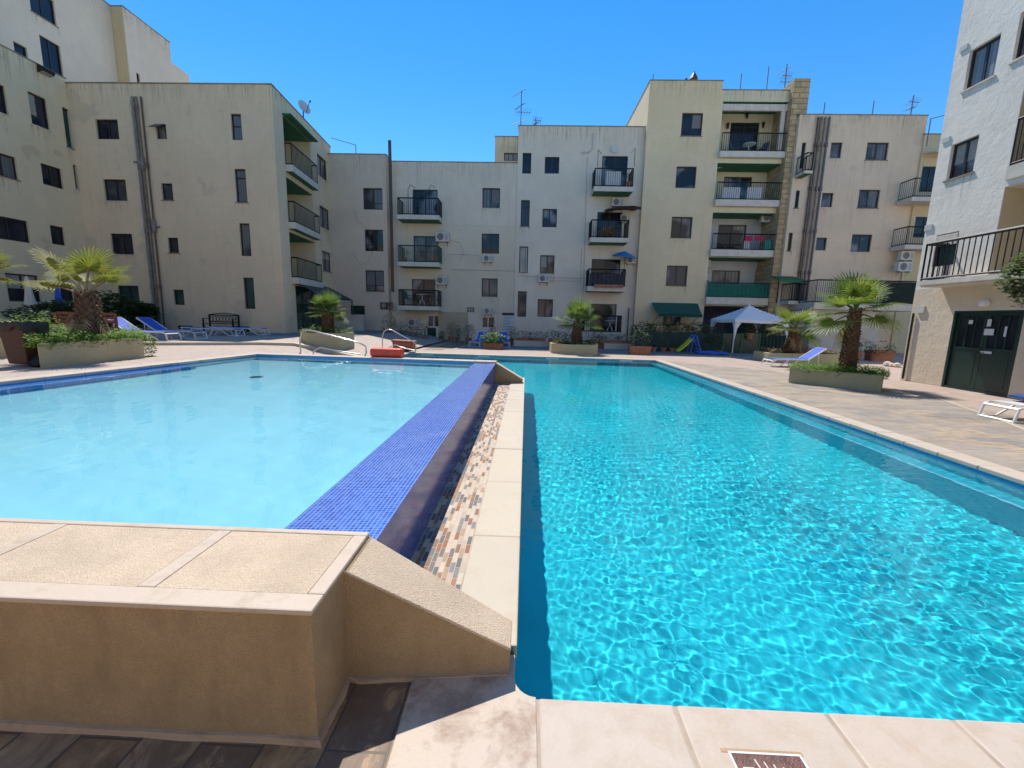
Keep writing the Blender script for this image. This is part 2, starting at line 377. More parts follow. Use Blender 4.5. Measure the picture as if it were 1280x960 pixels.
def water(name, tint, wave, strength, lines=.5, cell=5.5):
    """clear water: caustic light lines painted into the transmission tint, plus a Fresnel sky reflection"""
    t = NT(name); co = t.co()
    warp = t.n('TexNoise', Vector=co, Scale=3.2, Detail=2.0, Roughness=.5)
    v = t.n('VectorMath', props={'operation': 'SCALE'}, i0=t.n('VectorMath', props={'operation': 'SUBTRACT'}, i0=warp.outputs[1], i1=(.5,.5,.5)).outputs[0])
    v.inputs['Scale'].default_value = .22
    cc = t.n('VectorMath', props={'operation': 'ADD'}, i0=co, i1=v.outputs[0]).outputs[0]
    vo = t.n('TexVoronoi', props={'feature': 'DISTANCE_TO_EDGE'}, Vector=t.mapping(cc, (1,.8,1)), Scale=cell)
    l1 = t.math('POWER', t.rmp(vo.outputs[0], 0, .24, 1, 0), 4.0)
    vo2 = t.n('TexVoronoi', props={'feature': 'DISTANCE_TO_EDGE'}, Vector=t.mapping(cc, (1,.9,1), (4.4,2.2,0)), Scale=cell*1.7)
    l2 = t.math('POWER', t.rmp(vo2.outputs[0], 0, .3, 1, 0), 3.0)
    mask = t.rmp(t.noise(co, .7, 3, .6), .35, .65, .35, 1)
    g = t.math('MULTIPLY', t.math('ADD', l1, t.math('MULTIPLY', l2, .5)), mask)
    f = t.rmp(g, 0, 1, 1-lines, 1)
    tr = t.n('BsdfTransparent', Color=t.mix(f, mul(tint, .55), tint))
    nh = t.math('ADD', t.noise(t.mapping(co, (1,.75,1), rot=(0,0,.5)), wave, 3, .5, .6), t.math('MULTIPLY', t.noise(co, wave*.25, 2, .5), 1.6))
    nm = t.bump(nh, strength, .05)
    gl = t.n('BsdfGlossy', Roughness=.03, Color=(1,1,1,1)); t.link(nm, gl.inputs['Normal'])
    fr = t.n('Fresnel', IOR=1.33); t.link(nm, fr.inputs['Normal'])
    mx = t.n('MixShader', i0=fr.outputs[0], i1=tr.outputs[0], i2=gl.outputs[0])
    t.t.links.new(mx.outputs[0], t.out.inputs[0]); return t.m
M['water_deep'] = water('rippled_pool_water', (.60,.97,1.0), 16, .50, 1.0, 12.5)
M['water_kids'] = water('calm_pool_water', (.88,.98,1.0), 9, .05, .12, 4)
M['shade_grey'] = plain('shade_grey_ground', (.22,.20,.185), .9, .2, 1.5, .2)  # darkened ground tone standing in for building shade
M['mortar'] = plain('tan_mortar_joint', (.40,.31,.23), .9, .3, 6, .2)

def water_glass(name, tint, bumpk=0.0, wave=20):
    t = NT(name); co = t.co()
    g = t.n('BsdfGlass', Color=tint, Roughness=0.0, IOR=1.33)
    if bumpk: t.link(t.bump(t.noise(co, wave, 3, .5), bumpk, .01), g.inputs['Normal'])
    t.t.links.new(g.outputs[0], t.out.inputs[0]); return t.m
M['water_deep'] = water_glass('rippled_pool_water', (.80,.97,1.0))
M['water_kids'] = water_glass('calm_pool_water', (.93,.99,1.0))

def streak_mat():
    t = NT('rain_streak_dirt'); g = t.n('TexCoord'); co = g.outputs['Object']; gz = t.n('SeparateXYZ', Vector=g.outputs['Generated']).outputs[2]
    st = t.noise(t.mapping(co, (7,7,.25)), 2.2, 6, .7); bl = t.noise(co, 3, 4, .6)
    f = t.math('MULTIPLY', t.math('MULTIPLY', t.rmp(st, .50, .74), t.math('POWER', gz, 1.3)), t.rmp(bl, .3, .6, .3, .75))
    b = t.n('BsdfDiffuse', Color=(.20,.145,.10,1)); tr = t.n('BsdfTransparent')
    mx = t.n('MixShader', i0=f, i1=tr.outputs[0], i2=b.outputs[0]); t.t.links.new(mx.outputs[0], t.out.inputs[0]); return t.m
M['streak'] = streak_mat()
# ------------------------------------------------------------------ walls with real openings
M['roof'] = plain('roof_screed', (.30,.27,.24), .9, .2, 1.5)
M['trim_cap'] = plain('weathered_parapet_cap', (.26,.22,.17), .9, .35, 1.6, .4)
class Wall:
    def __init__(s, a, b):
        s.a = Vector((a[0], a[1], 0)); s.L = (Vector((b[0], b[1], 0)) - s.a).length
        s.d = (Vector((b[0], b[1], 0)) - s.a).normalized(); s.n = Vector((s.d.y, -s.d.x, 0)); s.holes = []
    def P(s, u, z, d=0.0): return s.a + s.d*u + Vector((0,0,z)) - s.n*d
    def uz(s, px, py):
        r = ray(px, py); t = (s.a - EYE).dot(s.n) / r.dot(s.n); p = EYE + r*t
        return (p - s.a).dot(s.d), p.z
    def box(s, b):
        cx, cy = (b[0]+b[2])/2, (b[1]+b[3])/2
        u = sorted((s.uz(b[0], cy)[0], s.uz(b[2], cy)[0])); z = sorted((s.uz(cx, b[1])[1], s.uz(cx, b[3])[1]))
        return u[0], u[1], z[0], z[1]
    def shift(s, out):
        w = Wall((0,0),(1,0)); w.a = s.a + s.n*out; w.d = s.d; w.n = s.n; w.L = s.L; w.holes = []; return w
    def slab(s, mb, u0, u1, z0, z1, d0, d1):   # box between depths d0 (front) and d1 (back)
        return mb.hexa([s.P(u0,z0,d0), s.P(u1,z0,d0), s.P(u1,z0,d1), s.P(u0,z0,d1), s.P(u0,z1,d0), s.P(u1,z1,d0), s.P(u1,z1,d1), s.P(u0,z1,d1)])
    def mesh(s, mb, u0, u1, z0, z1):
        us = sorted({u0, u1, *[min(max(h[i],u0),u1) for h in s.holes for i in (0,1)]})
        zs = sorted({z0, z1, *[min(max(h[i],z0),z1) for h in s.holes for i in (2,3)]})
        for i in range(len(us)-1):
            for j in range(len(zs)-1):
                cu, cz = (us[i]+us[i+1])/2, (zs[j]+zs[j+1])/2
                if any(h[0] < cu < h[1] and h[2] < cz < h[3] for h in s.holes): continue
                mb.quad(s.P(us[i],zs[j]), s.P(us[i+1],zs[j]), s.P(us[i+1],zs[j+1]), s.P(us[i],zs[j+1]))
        for (a, b, c, d, dep) in s.holes:
            mb.quad(s.P(a,c), s.P(a,c,dep), s.P(a,d,dep), s.P(a,d)); mb.quad(s.P(b,c,dep), s.P(b,c), s.P(b,d), s.P(b,d,dep))
            mb.quad(s.P(a,c,dep), s.P(a,c), s.P(b,c), s.P(b,c,dep)); mb.quad(s.P(a,d), s.P(a,d,dep), s.P(b,d,dep), s.P(b,d))
RS = random.Random(99)
M['blind_grey'] = plain('grey_roller_blind', (.16,.16,.16), .7, .2, 6)
M['blind_cream'] = plain('cream_curtain', (.34,.31,.26), .8, .2, 9, .4)
def window(W, b, px, pane='glass', style='two', frame='frame', name='window', uz=None, depth=.15, grille=False, fw=.055, awn=False):
    u0, u1, z0, z1 = uz if uz else W.box(px)
    W.holes.append((u0, u1, z0, z1, depth))
    m = MB(); a, c = depth-.07, depth-.01
    W.slab(m, u0, u0+fw, z0, z1, a, c); W.slab(m, u1-fw, u1, z0, z1, a, c)
    W.slab(m, u0+fw, u1-fw, z0, z0+fw, a, c); W.slab(m, u0+fw, u1-fw, z1-fw, z1, a, c)
    if style == 'two': W.slab(m, (u0+u1)/2-.035, (u0+u1)/2+.035, z0+fw, z1-fw, a+.012, c)
    if style == 'three':
        for k in (1, 2): W.slab(m, u0+(u1-u0)*k/3-.03, u0+(u1-u0)*k/3+.03, z0+fw, z1-fw, a+.012, c)
    if style == 'transom': W.slab(m, u0+fw, u1-fw, z0+(z1-z0)*.52, z0+(z1-z0)*.52+.05, a+.012, c)
    if style == 'high': W.slab(m, u0+fw, u1-fw, z0+(z1-z0)*.72, z0+(z1-z0)*.72+.05, a+.012, c)
    if style == 'two_low':
        W.slab(m, (u0+u1)/2-.035, (u0+u1)/2+.035, z0+fw, z1-fw, a+.012, c); W.slab(m, u0+fw, u1-fw, z0+(z1-z0)*.28, z0+(z1-z0)*.28+.04, a+.02, c)
    w = m.build(name, M[frame], b)
    g = MB(); g.quad(W.P(u0+fw/2,z0+fw/2,c-.02), W.P(u1-fw/2,z0+fw/2,c-.02), W.P(u1-fw/2,z1-fw/2,c-.02), W.P(u0+fw/2,z1-fw/2,c-.02))
    g.quad(W.P(u0,z0,depth), W.P(u1,z0,depth), W.P(u1,z1,depth), W.P(u0,z1,depth))
    g.build('pane', M[pane], w)
    if name == 'window' and pane in ('glass','glass_grey') and u1-u0 > .7 and RS.random() < .45:
        q = MB(); f_ = RS.uniform(.25,.75); hh = (z1-z0)*f_; side = RS.choice((0,1,2))
        a_, b_ = (u0+fw, u1-fw) if side == 0 else ((u0+fw, (u0+u1)/2-.036) if side == 1 else ((u0+u1)/2+.036, u1-fw))
        W.slab(q, a_, b_, z1-fw-hh, z1-fw, c-.026, c-.021); q.build('window_blind', M[RS.choice(('blind_grey','blind_cream'))], w)
    if name == 'window' and frame == 'frame' and z0 > 2.0 and RS.random() < .7:
        q = MB(); h = RS.uniform(.5, 1.1); o_ = -.009; q.quad(W.P(u0-.08,z0-h,o_), W.P(u1+.08,z0-h,o_), W.P(u1+.08,z0-.005,o_), W.P(u0-.08,z0-.005,o_)); q.build('rain_stain', M['streak'], b)
        q = MB(); W.slab(q, u0-.05, u1+.05, z0-.045, z0-.002, -.035, .03); q.build('window_sill', M['trim_white'] if RS.random() < .5 else M['trim_cap'], w)
    if grille:
        q = MB(); k = max(3, int((u1-u0)/.13))
        for i in range(k+1): W.slab(q, u0+(u1-u0)*i/k-.008, u0+(u1-u0)*i/k+.008, z0, z1, -.02, -.004)
        for zz in (z0+.1, (z0+z1)/2, z1-.1): W.slab(q, u0, u1, zz-.01, zz+.01, -.004, .01)
        q.build('window_grille', M['iron'], w)
    return w
def railing(mb, pts, z0, z1, gap=.125, rb=.013, top=.026):
    """railing along a list of xy points from z0 to z1"""
    for (a, b) in zip(pts[:-1], pts[1:]):
        a = Vector((a[0],a[1],0)); b = Vector((b[0],b[1],0)); L = (b-a).length; k = max(1, int(L/gap))
        mb.bar(a+Vector((0,0,z1)), b+Vector((0,0,z1)), top*2); mb.bar(a+Vector((0,0,z0+.06)), b+Vector((0,0,z0+.06)), top*1.4)
        for i in range(k+1):
            p = a.lerp(b, i/k); mb.tube([p+Vector((0,0,z0 if i in (0,k) else z0+.05)), p+Vector((0,0,z1))], rb*(1.7 if i in (0,k) else 1), 4, False)
def loggia(W, b, u0, u1, z0, z1, depth, door, pane='glass', soffit='soffit_green', backmat='stucco_cream', style='two', extra=None, slab_mat='trim_white',
           slab_t=.26, proud=.10, rail=True, rail_h=1.0, rail_mat='iron', door_frame='frame'):
    """a recessed balcony: hole in the wall, back wall with a door, slab edge, soffit, railing"""
    W.holes.append((u0, u1, z0, z1, depth))
    B = W.shift(-depth)
    if door: window(B, b, door, pane, style, frame=door_frame, name='balcony_door')
    if extra: window(B, b, extra[0], extra[1], 'none', frame='frame_white', name='balcony_door')
    m = MB(); B.mesh(m, u0, u1, z0, z1); m.build('balcony_back_wall', M[backmat], b)
    s = MB(); W.slab(s, u0-.02, u1+.02, z0-slab_t, z0+.015, -proud, depth-.02); bal = s.build('balcony', M[slab_mat], b)
    if soffit:
        g = MB(); W.slab(g, u0+.02, u1-.02, z1-.03, z1-.006, .02, depth-.02); g.build('soffit', M[soffit], bal)
    if rail:
        r = MB(); p0, p1 = W.P(u0+.03, 0, -proud+.05), W.P(u1-.03, 0, -proud+.05); railing(r, [p0, p1], z0, z0+rail_h)
        r.build('railing', M[rail_mat], bal)
    return bal, B
def balcony(W, b, u0, u1, ztop, depth, thick=.2, rail_h=1.0, green=True, rail_mat='iron', mat='trim_white', cloth=None):
    s = MB(); W.slab(s, u0, u1, ztop-thick, ztop, -depth, 0.0); bal = s.build('balcony', M[mat], b)
    if green:
        g = MB(); W.slab(g, u0+.03, u1-.03, ztop-thick-.012, ztop-thick+.002, -depth+.03, -.01); g.build('soffit', M['soffit_green'], bal)
    r = MB(); e = .05
    railing(r, [W.P(u0+e,0,-.02), W.P(u0+e,0,-depth+e), W.P(u1-e,0,-depth+e), W.P(u1-e,0,-.02)], ztop, ztop+rail_h)
    r.build('railing', M[rail_mat], bal)
    if cloth:
        c = MB(); n = 40
        def line(p, q, k):
            for i in range(k):
                a = p.lerp(q, i/k); d = p.lerp(q, (i+1)/k); t = (q-p).normalized(); nn = Vector((t.y,-t.x,0))
                o1 = .012*math.sin(i*1.9); o2 = .012*math.sin((i+1)*1.9)
                c.quad(a+nn*o1+Vector((0,0,ztop+.08)), d+nn*o2+Vector((0,0,ztop+.08)), d+nn*o2+Vector((0,0,ztop+rail_h-.04)), a+nn*o1+Vector((0,0,ztop+rail_h-.04)))
        p = [W.P(u0+e+.04,0,-.05), W.P(u0+e+.04,0,-depth+e+.04), W.P(u1-e-.04,0,-depth+e+.04), W.P(u1-e-.04,0,-.05)]
        line(p[0], p[1], 8); line(p[1], p[2], n); line(p[2], p[3], 8)
        c.build('balcony_cloth', M[cloth], bal)
    return bal
def building(name, label, foot, z1, mat, walls, z0=-.3, label_cat='building', loc=None, parapet=.5, cap='trim_cap', heights=None):
    """foot: ccw points; walls: {edge index: Wall} already holding its holes.  Call last."""
    b = walls['root']; m = MB(); n = len(foot)
    for i in range(n):
        w = walls.get(i) or Wall(foot[i], foot[(i+1)%n])
        w.mesh(m, 0, w.L, z0, z1)
    o = m.build('wall', M[mat], b)
    for i in range(n):
        w = walls.get(i)
        if w and w.L > 2:
            q = MB(); o_ = -.012; q.quad(w.P(.02,z1-1.5,o_), w.P(w.L-.02,z1-1.5,o_), w.P(w.L-.02,z1,o_), w.P(.02,z1,o_)); q.build('rain_stain', M['streak'], b)
    r = MB(); r.poly([(x,y,z1-parapet) for x,y in foot]); r.build('roof', M['roof'], b)
    c = MB()
    for i in range(n):
        w = Wall(foot[i], foot[(i+1)%n]); w.slab(c, -.02, w.L+.02, z1+.002, z1+.05+.001*i, -.03, .22)
        q = MB()
        m2 = w.shift(-.2)
        c.quad(m2.P(.2,z1-parapet), m2.P(w.L-.2,z1-parapet), m2.P(w.L-.2,z1), m2.P(.2,z1))
    c.build('parapet', M[cap], b)
    return b


# ------------------------------------------------------------------ wall-mounted and rooftop things
def make_ac(label):
    t = thing('air_conditioner', (0,0,0), label, 'air conditioner', 'outdoor air conditioning units on the facades')
    m = MB(); m.bevbox(-.40, .40, -.30, 0, 0, .56, .012); m.build('casing', M['ac_grey'], t)
    f = MB()
    ring = [(.21,-.006),(.23,-.006)]
    n = 24; cx, cz = -.11, .28
    for rr in (.05,.10,.15,.205):
        for j in range(n):
            a, b = 2*PI*j/n, 2*PI*(j+1)/n
            f.hexa([(cx+(rr-.005)*math.cos(a),-.318,cz+(rr-.005)*math.sin(a)),(cx+(rr+.005)*math.cos(a),-.318,cz+(rr+.005)*math.sin(a)),(cx+(rr+.005)*math.cos(a),-.308,cz+(rr+.005)*math.sin(a)),(cx+(rr-.005)*math.cos(a),-.308,cz+(rr-.005)*math.sin(a)),
                    (cx+(rr-.005)*math.cos(b),-.318,cz+(rr-.005)*math.sin(b)),(cx+(rr+.005)*math.cos(b),-.318,cz+(rr+.005)*math.sin(b)),(cx+(rr+.005)*math.cos(b),-.308,cz+(rr+.005)*math.sin(b)),(cx+(rr-.005)*math.cos(b),-.308,cz+(rr-.005)*math.sin(b))])
    for k in range(8):
        a = k*PI/4; f.bar((cx+.04*math.cos(a),-.313,cz+.04*math.sin(a)), (cx+.21*math.cos(a),-.313,cz+.21*math.sin(a)), .008)
    f.build('fan_guard', M['ac_grey'], t)
    d = MB(); d.add([(cx+.20*math.cos(2*PI*j/n), -.303, cz+.20*math.sin(2*PI*j/n)) for j in range(n)], [tuple(range(n))]); d.build('fan', M['dark'], t)
    g = MB()
    for k in range(7): g.box(.17,.36,-.306,-.300,.10+.055*k,.115+.055*k)
    g.build('louvre', M['dark'], t)
    br = MB()
    for x in (-.28,.28): br.box(x-.015,x+.015,-.32,.02,-.04,-.002); br.bar((x,-.30,-.03),(x,.0,-.25),.02)
    br.build('bracket', M['iron'], t)
    return t
AC0 = [None]
def ac_on(W, px, label, out=0.0):
    u0,u1,z0,z1 = W.box(px); p = W.P((u0+u1)/2, z0, -out-.04)
    if AC0[0] is None: t = AC0[0] = make_ac(label)
    else: t = copy_tree(AC0[0]); t['label'] = label
    t.location = p; t.rotation_euler = (0,0,math.atan2(W.d.y, W.d.x))
    s = max(.75, min(1.25, (u1-u0)/.8)); t.scale = (s,s,s)
    return t
def antenna(x, y, z, h, label, kind=0, px_w=1.0):
    t = thing('rooftop_antenna', (x,y,z), label, 'antenna', 'television antennas on the roofs')
    m = MB(); m.tube([(x,y,z),(x,y,z+h)], .03, 6); m.build('mast', M['antenna'], t)
    def yagi(zz, L, ang, n, up=0.0, col='antenna'):
        q = MB(); d = Vector((math.cos(ang), math.sin(ang), up)).normalized(); s_ = Vector((-math.sin(ang), math.cos(ang), 0))
        p = Vector((x,y,zz)); q.bar(p-d*L*.35, p+d*L*.65, .03)
        for i in range(n):
            c = p + d*(L*(-.3+.9*i/(n-1))); w = .42-.02*i; q.bar(c-s_*w*.6+Vector((0,0,w*.35)), c+s_*w*.6-Vector((0,0,w*.35)), .016)
        q.build('aerial', M[col], t)
    if kind == 0: yagi(z+h*.97, 1.0*px_w, 2.8, 6, -.35); yagi(z+h*.62, .8*px_w, 2.6, 7, -.3); yagi(z+h*.45, 1.0*px_w, .3, 6, .1); yagi(z+h*.2, .9*px_w, 2.9, 6, -.2)
    if kind == 1: yagi(z+h*.7, .8*px_w, .2, 5); yagi(z+h*.4, .6*px_w, 2.0, 4)
    if kind == 2: yagi(z+h*.8, .9*px_w, 2.7, 5, -.4); yagi(z+h*.55, .9*px_w, .5, 6, .2); yagi(z+h*.3, 1.0*px_w, .2, 5, .1)
    return t
def pole(x, y, z, h, label, arm=0.0, r=.025):
    m = MB(); pts = [(x,y,z),(x,y,z+h)]
    m.tube(pts, r, 6)
    if arm: m.tube([(x,y,z+h-.02),(x+arm,y,z+h+abs(arm)*.25)], r*.8, 6)
    return m.build('roof_pole', M['antenna'], None, label=label, category='pole', group='poles standing on the roofs') if False else tag(m.build('roof_pole', M['antenna']), label, 'pole', 'bare poles standing on the roofs')

# ------------------------------------------------------------------ vegetation
def leafy(mb, c, rad, n, size, rnd, shell=.55, flat=1.0):
    for _ in range(n):
        while True:
            p = Vector((rnd.uniform(-1,1), rnd.uniform(-1,1), rnd.uniform(-1,1)))
            if p.length <= 1: break
        if rnd.random() < shell and p.length > 0: p = p.normalized() * rnd.uniform(.75, 1.05)
        q = Vector((c[0]+p.x*rad[0], c[1]+p.y*rad[1], c[2]+p.z*rad[2]))
        a = rnd.uniform(0, 2*PI); d = Vector((math.cos(a), math.sin(a), rnd.uniform(-.5,.8)*flat)).normalized()
        s_ = d.cross(Vector((rnd.uniform(-.4,.4),rnd.uniform(-.4,.4),1))).normalized(); L = size*rnd.uniform(.7,1.3); w = L*rnd.uniform(.22,.36)
        mb.add([q, q+d*L*.5+s_*w, q+d*L-Vector((0,0,L*.15)), q+d*L*.5-s_*w], [(0,1,2,3)])
def fan_frond(mb, st, base, az, el, L, Rf, rnd, n=30, droop=.35):
    """petiole into st, pleated fan blade into mb"""
    d = Vector((math.cos(az)*math.cos(el), math.sin(az)*math.cos(el), math.sin(el)))
    side = Vector((-math.sin(az), math.cos(az), 0))
    p1 = base + d*L*.55; hub = base + d*L + Vector((0,0,-L*.12*droop*2))
    st.tube([base, p1, hub], [.028,.020,.012], 5, False)
    t = (hub-p1).normalized(); nrm = t.cross(side).normalized()
    tip_dir = t
    roll = rnd.uniform(-.35,.35); side = (side*math.cos(roll)+nrm*math.sin(roll)); nrm = t.cross(side).normalized()
    dl = droop*rnd.uniform(.7,1.4)
    prev = None
    for i in range(n):
        a = math.radians(-122 + 244*(i+.5)/n); da = math.radians(244/n*.5)
        Lr = Rf*(1.0-.22*abs(a)/2.1)*rnd.uniform(.9,1.06)
        def pt(ang, r, dr):
            v = tip_dir*math.cos(ang) + side*math.sin(ang)
            return hub + v*r + Vector((0,0,-dr)) - nrm*(-.10*r*abs(math.sin(ang)))
        m_ = .42*Lr
        fold = nrm*(.012 if i%2 else -.012)
        a0, a1 = pt(a-da, m_, dl*m_*.12), pt(a+da, m_, dl*m_*.12)
        midc = pt(a, m_, dl*m_*.12) + fold*2
        mb.add([hub, a0, midc, a1], [(0,1,2),(0,2,3)])
        q0, q1 = pt(a-da*.42, Lr*.78, dl*Lr*.22), pt(a+da*.42, Lr*.78, dl*Lr*.22)
        mb.add([a0, q0, q1, a1], [(0,1,2,3)])
        dd = rnd.uniform(.6,1.5)*dl*Lr*.42
        mb.add([q0, pt(a+rnd.uniform(-.05,.05), Lr, dd), q1], [(0,1,2)])
def palm(loc, trunk_h, r0, r1, nf, L, Rf, label, seed, leaf='palm_green', boots=True, dead=0, el_rng=(-.35,1.35), azs=None, dfac=.75):
    rnd = random.Random(seed); x, y, z = loc
    t = thing('fan_palm', loc, label, 'palm tree', 'fan palms standing in planters')
    m = MB(); k = 14; prof = []
    for i in range(k+1):
        f = i/k; prof.append((r0+(r1-r0)*f + .02*math.sin(i*2.3), trunk_h*f))
    m.lathe(prof, (x,y,z), 14)
    if boots:
        rows = int(trunk_h/.07)
        for i in range(rows):
            for j in range(9):
                a = 2*PI*(j/9) + i*.37 + rnd.uniform(-.12,.12); f = (i+.3)/rows; r = r0+(r1-r0)*f
                c = Vector((x+r*.93*math.cos(a), y+r*.93*math.sin(a), z+trunk_h*f)); o_ = Vector((math.cos(a), math.sin(a), 0)); s_ = Vector((-math.sin(a), math.cos(a), 0))
                w = r*.32; e = rnd.uniform(.03,.075)
                m.add([c-s_*w, c+s_*w, c+s_*w*.6+o_*e+Vector((0,0,.09)), c-s_*w*.6+o_*e+Vector((0,0,.09)), c+Vector((0,0,.14))], [(0,1,2,3),(3,2,4),(0,3,4),(2,1,4)])
    m.build('trunk', M['trunk'], t)
    cb = MB(); st = MB(); db = MB()
    top = Vector((x,y,z+trunk_h))
    for i in range(nf):
        f = (i+.5)/nf; az = (azs[i] if azs else i*2.39996 + rnd.uniform(-.25,.25)); el = el_rng[0] + (el_rng[1]-el_rng[0])*f + rnd.uniform(-.12,.12)
        fan_frond(cb, st, top + Vector((0,0,-.10+.18*f)), az, el, L*rnd.uniform(.8,1.1)*(1-.2*f), Rf*rnd.uniform(.85,1.1), rnd, droop=(.55-.3*f)*dfac)
    cr = cb.build('crown', M[leaf], t); st.build('leaf_stalk', M['palm_dead'] if leaf == 'palm_yellow' else M['palm_deep'], t)
    if dead:
        for i in range(dead):
            db = MB(); fan_frond(db, db, top+Vector((0,0,-.15)), i*2.1+seed, -.9+rnd.uniform(-.2,.2), L*.5, Rf*.6, rnd, n=14, droop=1.4); db.build('dry_frond', M['palm_dead'], t)
    return t
def potted(loc, r, h, label, seed, pot='terracotta', leaf='leaf_dark', fr=.35, fh=.5, n=160, box=None, size=.09, group='potted plants along the foot of the buildings', rz=0):
    rnd = random.Random(seed); x, y, z = loc
    t = thing('potted_plant', loc, label, 'potted plant', group)
    m = MB()
    if box:
        m.M = Matrix.Translation((x,y,z)) @ Matrix.Rotation(rz,4,'Z')
        a, b = box[0]/2, box[1]/2
        m.hexa([(-a*.88,-b*.85,0),(a*.88,-b*.85,0),(a*.88,b*.85,0),(-a*.88,b*.85,0),(-a*.97,-b*.95,h*.8),(a*.97,-b*.95,h*.8),(a*.97,b*.95,h*.8),(-a*.97,b*.95,h*.8)])
        m.box(-a,a,-b,b,h*.8+.001,h)
    else: m.lathe([(r*.68,0),(r*.92,h*.82),(r*.93,h*.82),(r*1.04,h*.83),(r*1.04,h),(r*.9,h),(r*.88,h-.03)], (x,y,z), 16)
    m.build('pot', M[pot], t)
    f = MB()
    if box:
        f.M = Matrix.Translation((x,y,z)) @ Matrix.Rotation(rz,4,'Z')
        leafy(f, (0,0,h+fh*.4), (box[0]*.5+fr*.2, box[1]*.5+fr*.2, fh*.6), n, size, rnd)
    else:
        leafy(f, (x,y,z+h+fh*.5), (fr,fr,fh*.6), n, size, rnd)
        for k in range(5): 
            a = rnd.uniform(0,2*PI); f.tube([(x,y,z+h-.03),(x+.3*fr*math.cos(a),y+.3*fr*math.sin(a),z+h+fh*.7)], .008, 4, False)
    f.build('foliage', M[leaf], t)
    return t
def planter_box(pts, z0, h, label, wall=.14, mat='planter'):
    """hollow masonry planter from a ccw outline"""
    cx = sum(p[0] for p in pts)/len(pts); cy = sum(p[1] for p in pts)/len(pts)
    t = thing('planter', (cx,cy,z0), label, 'planter', 'rendered masonry planters round the pool')
    inn = [(cx+(x-cx)*(1-wall/math.hypot(x-cx,y-cy)*1.2), cy+(y-cy)*(1-wall/math.hypot(x-cx,y-cy)*1.2)) for x,y in pts]
    m = MB(); n = len(pts)
    vs = [(x,y,z0) for x,y in pts]+[(x,y,z0+h) for x,y in pts]+[(x,y,z0+h) for x,y in inn]+[(x,y,z0+h-.12) for x,y in inn]
    fs = []
    for k in range(3):
        for i in range(n): j = (i+1)%n; fs.append((k*n+i, k*n+j, (k+1)*n+j, (k+1)*n+i))
    m.add(vs, fs); o = m.build('planter_wall', M[mat], t); bevel(o, .015)
    s = MB(); s.poly([(x,y,z0+h-.10) for x,y in inn]); s.build('soil', M['soil'], t)
    return t, inn
def groundcover(pts, z, label, seed, n=900, leaf='leaf_bright', h=.14, size=.07, over=.12, name='ground_cover_plant', cat='plant', group='leafy plants filling the planters'):
    rnd = random.Random(seed); cx = sum(p[0] for p in pts)/len(pts); cy = sum(p[1] for p in pts)/len(pts)
    m = MB(); k = len(pts)
    cl = [(rnd.random(), rnd.uniform(.5,1.4)) for _ in range(24)]
    for _ in range(n):
        i = rnd.randrange(k); a, b = pts[i], pts[(i+1)%k]; f = rnd.random(); q = math.sqrt(rnd.random())*(1+over*.9)
        x = cx+((a[0]+(b[0]-a[0])*f)-cx)*q; y = cy+((a[1]+(b[1]-a[1])*f)-cy)*q
        hh = h*(1+.7*math.sin(x*3.1+seed)*math.cos(y*2.7)+.3*math.sin(x*9+y*7))
        zz = z + rnd.uniform(-.02, max(.03,hh)) - (.12*rnd.random() if q > 1 else 0)
        leafy(m, (x,y,zz), (.03,.03,.02), 2, size, rnd, flat=.8)
    o = m.build(name, M[leaf]); return tag(o, label, cat, group)
# ------------------------------------------------------------------ ground
ZD = -.012; TZ2P = .56
def sheet(name, polys, mat, z=ZD):
    m = MB()
    for p in polys: m.poly([(q[0], q[1], q[2] if len(q) > 2 else z) for q in p])
    return tag(m.build(name, M[mat]), kind='structure')
def fy(x): return 17.62 - (x-5.41)*.046          # far edge of the pool
sheet('ground', [[(-250,-250),(-.1,-250),(-.1,1.66),(-250,1.66)], [(-.1,-250),(5.55,-250),(5.55,1.5),(-.1,1.5)], [(5.55,-250),(250,-250),(250,300),(5.55,300)],
    [(-5.15,fy(-5.15)+.12),(5.55,fy(5.55)+.12),(5.55,300),(-5.15,300)], [(-250,10.8),(-5.15,10.8),(-5.15,300),(-250,300)], [(-250,1.66),(-8.5,1.66),(-8.5,10.8),(-250,10.8)]], 'deck_pink')
sheet('poolside_paving', [[(5.68,.6),(9.6,.6),(9.0,14.2),(5.68,17.6)], [(-.45,.2),(5.68,.2),(5.68,1.2),(-.45,1.2)]], 'deck_stone', ZD+.004)
sheet('slate_paving', [[(-12,-6),(-.35,-6),(-.35,1.655),(-12,1.655)]], 'deck_near', ZD+.004)
def strip(name, pts, w, mat, z, kind='structure'):
    m = MB()
    for a, b in zip(pts[:-1], pts[1:]):
        a = Vector((*a,0)); b = Vector((*b,0)); t = (b-a).normalized(); n = Vector((t.y,-t.x,0))*w/2
        m.quad(a-n+Vector((0,0,z)), b-n+Vector((0,0,z)), b+n+Vector((0,0,z)), a+n+Vector((0,0,z)))
    return tag(m.build(name, M[mat]), kind=kind)
sheet('back_shade_sheet', [[(-4.7,20.9),(13.5,20.9),(13.5,28.2),(-4.7,28.2)]], 'shade_grey', ZD+.005)  # darker sheet that paints the building's shade onto the deck
sheet('foot_shade_sheet', [[(-21.6,18.4,TZ2P+.005),(-7.92,18.4,TZ2P+.005),(-7.92,28,TZ2P+.005),(-21.6,28,TZ2P+.005)]], 'shade_grey')  # shade at the left block's foot, painted as a grey sheet
# pale drain line across the right-hand deck
dl = [tuple(G(*p)[:2]) for p in ((882,444),(985,467),(1100,482),(1165,495),(1250,524),(1290,540))]
strip('drain_line', dl, .07, 'coping_light', ZD+.009)

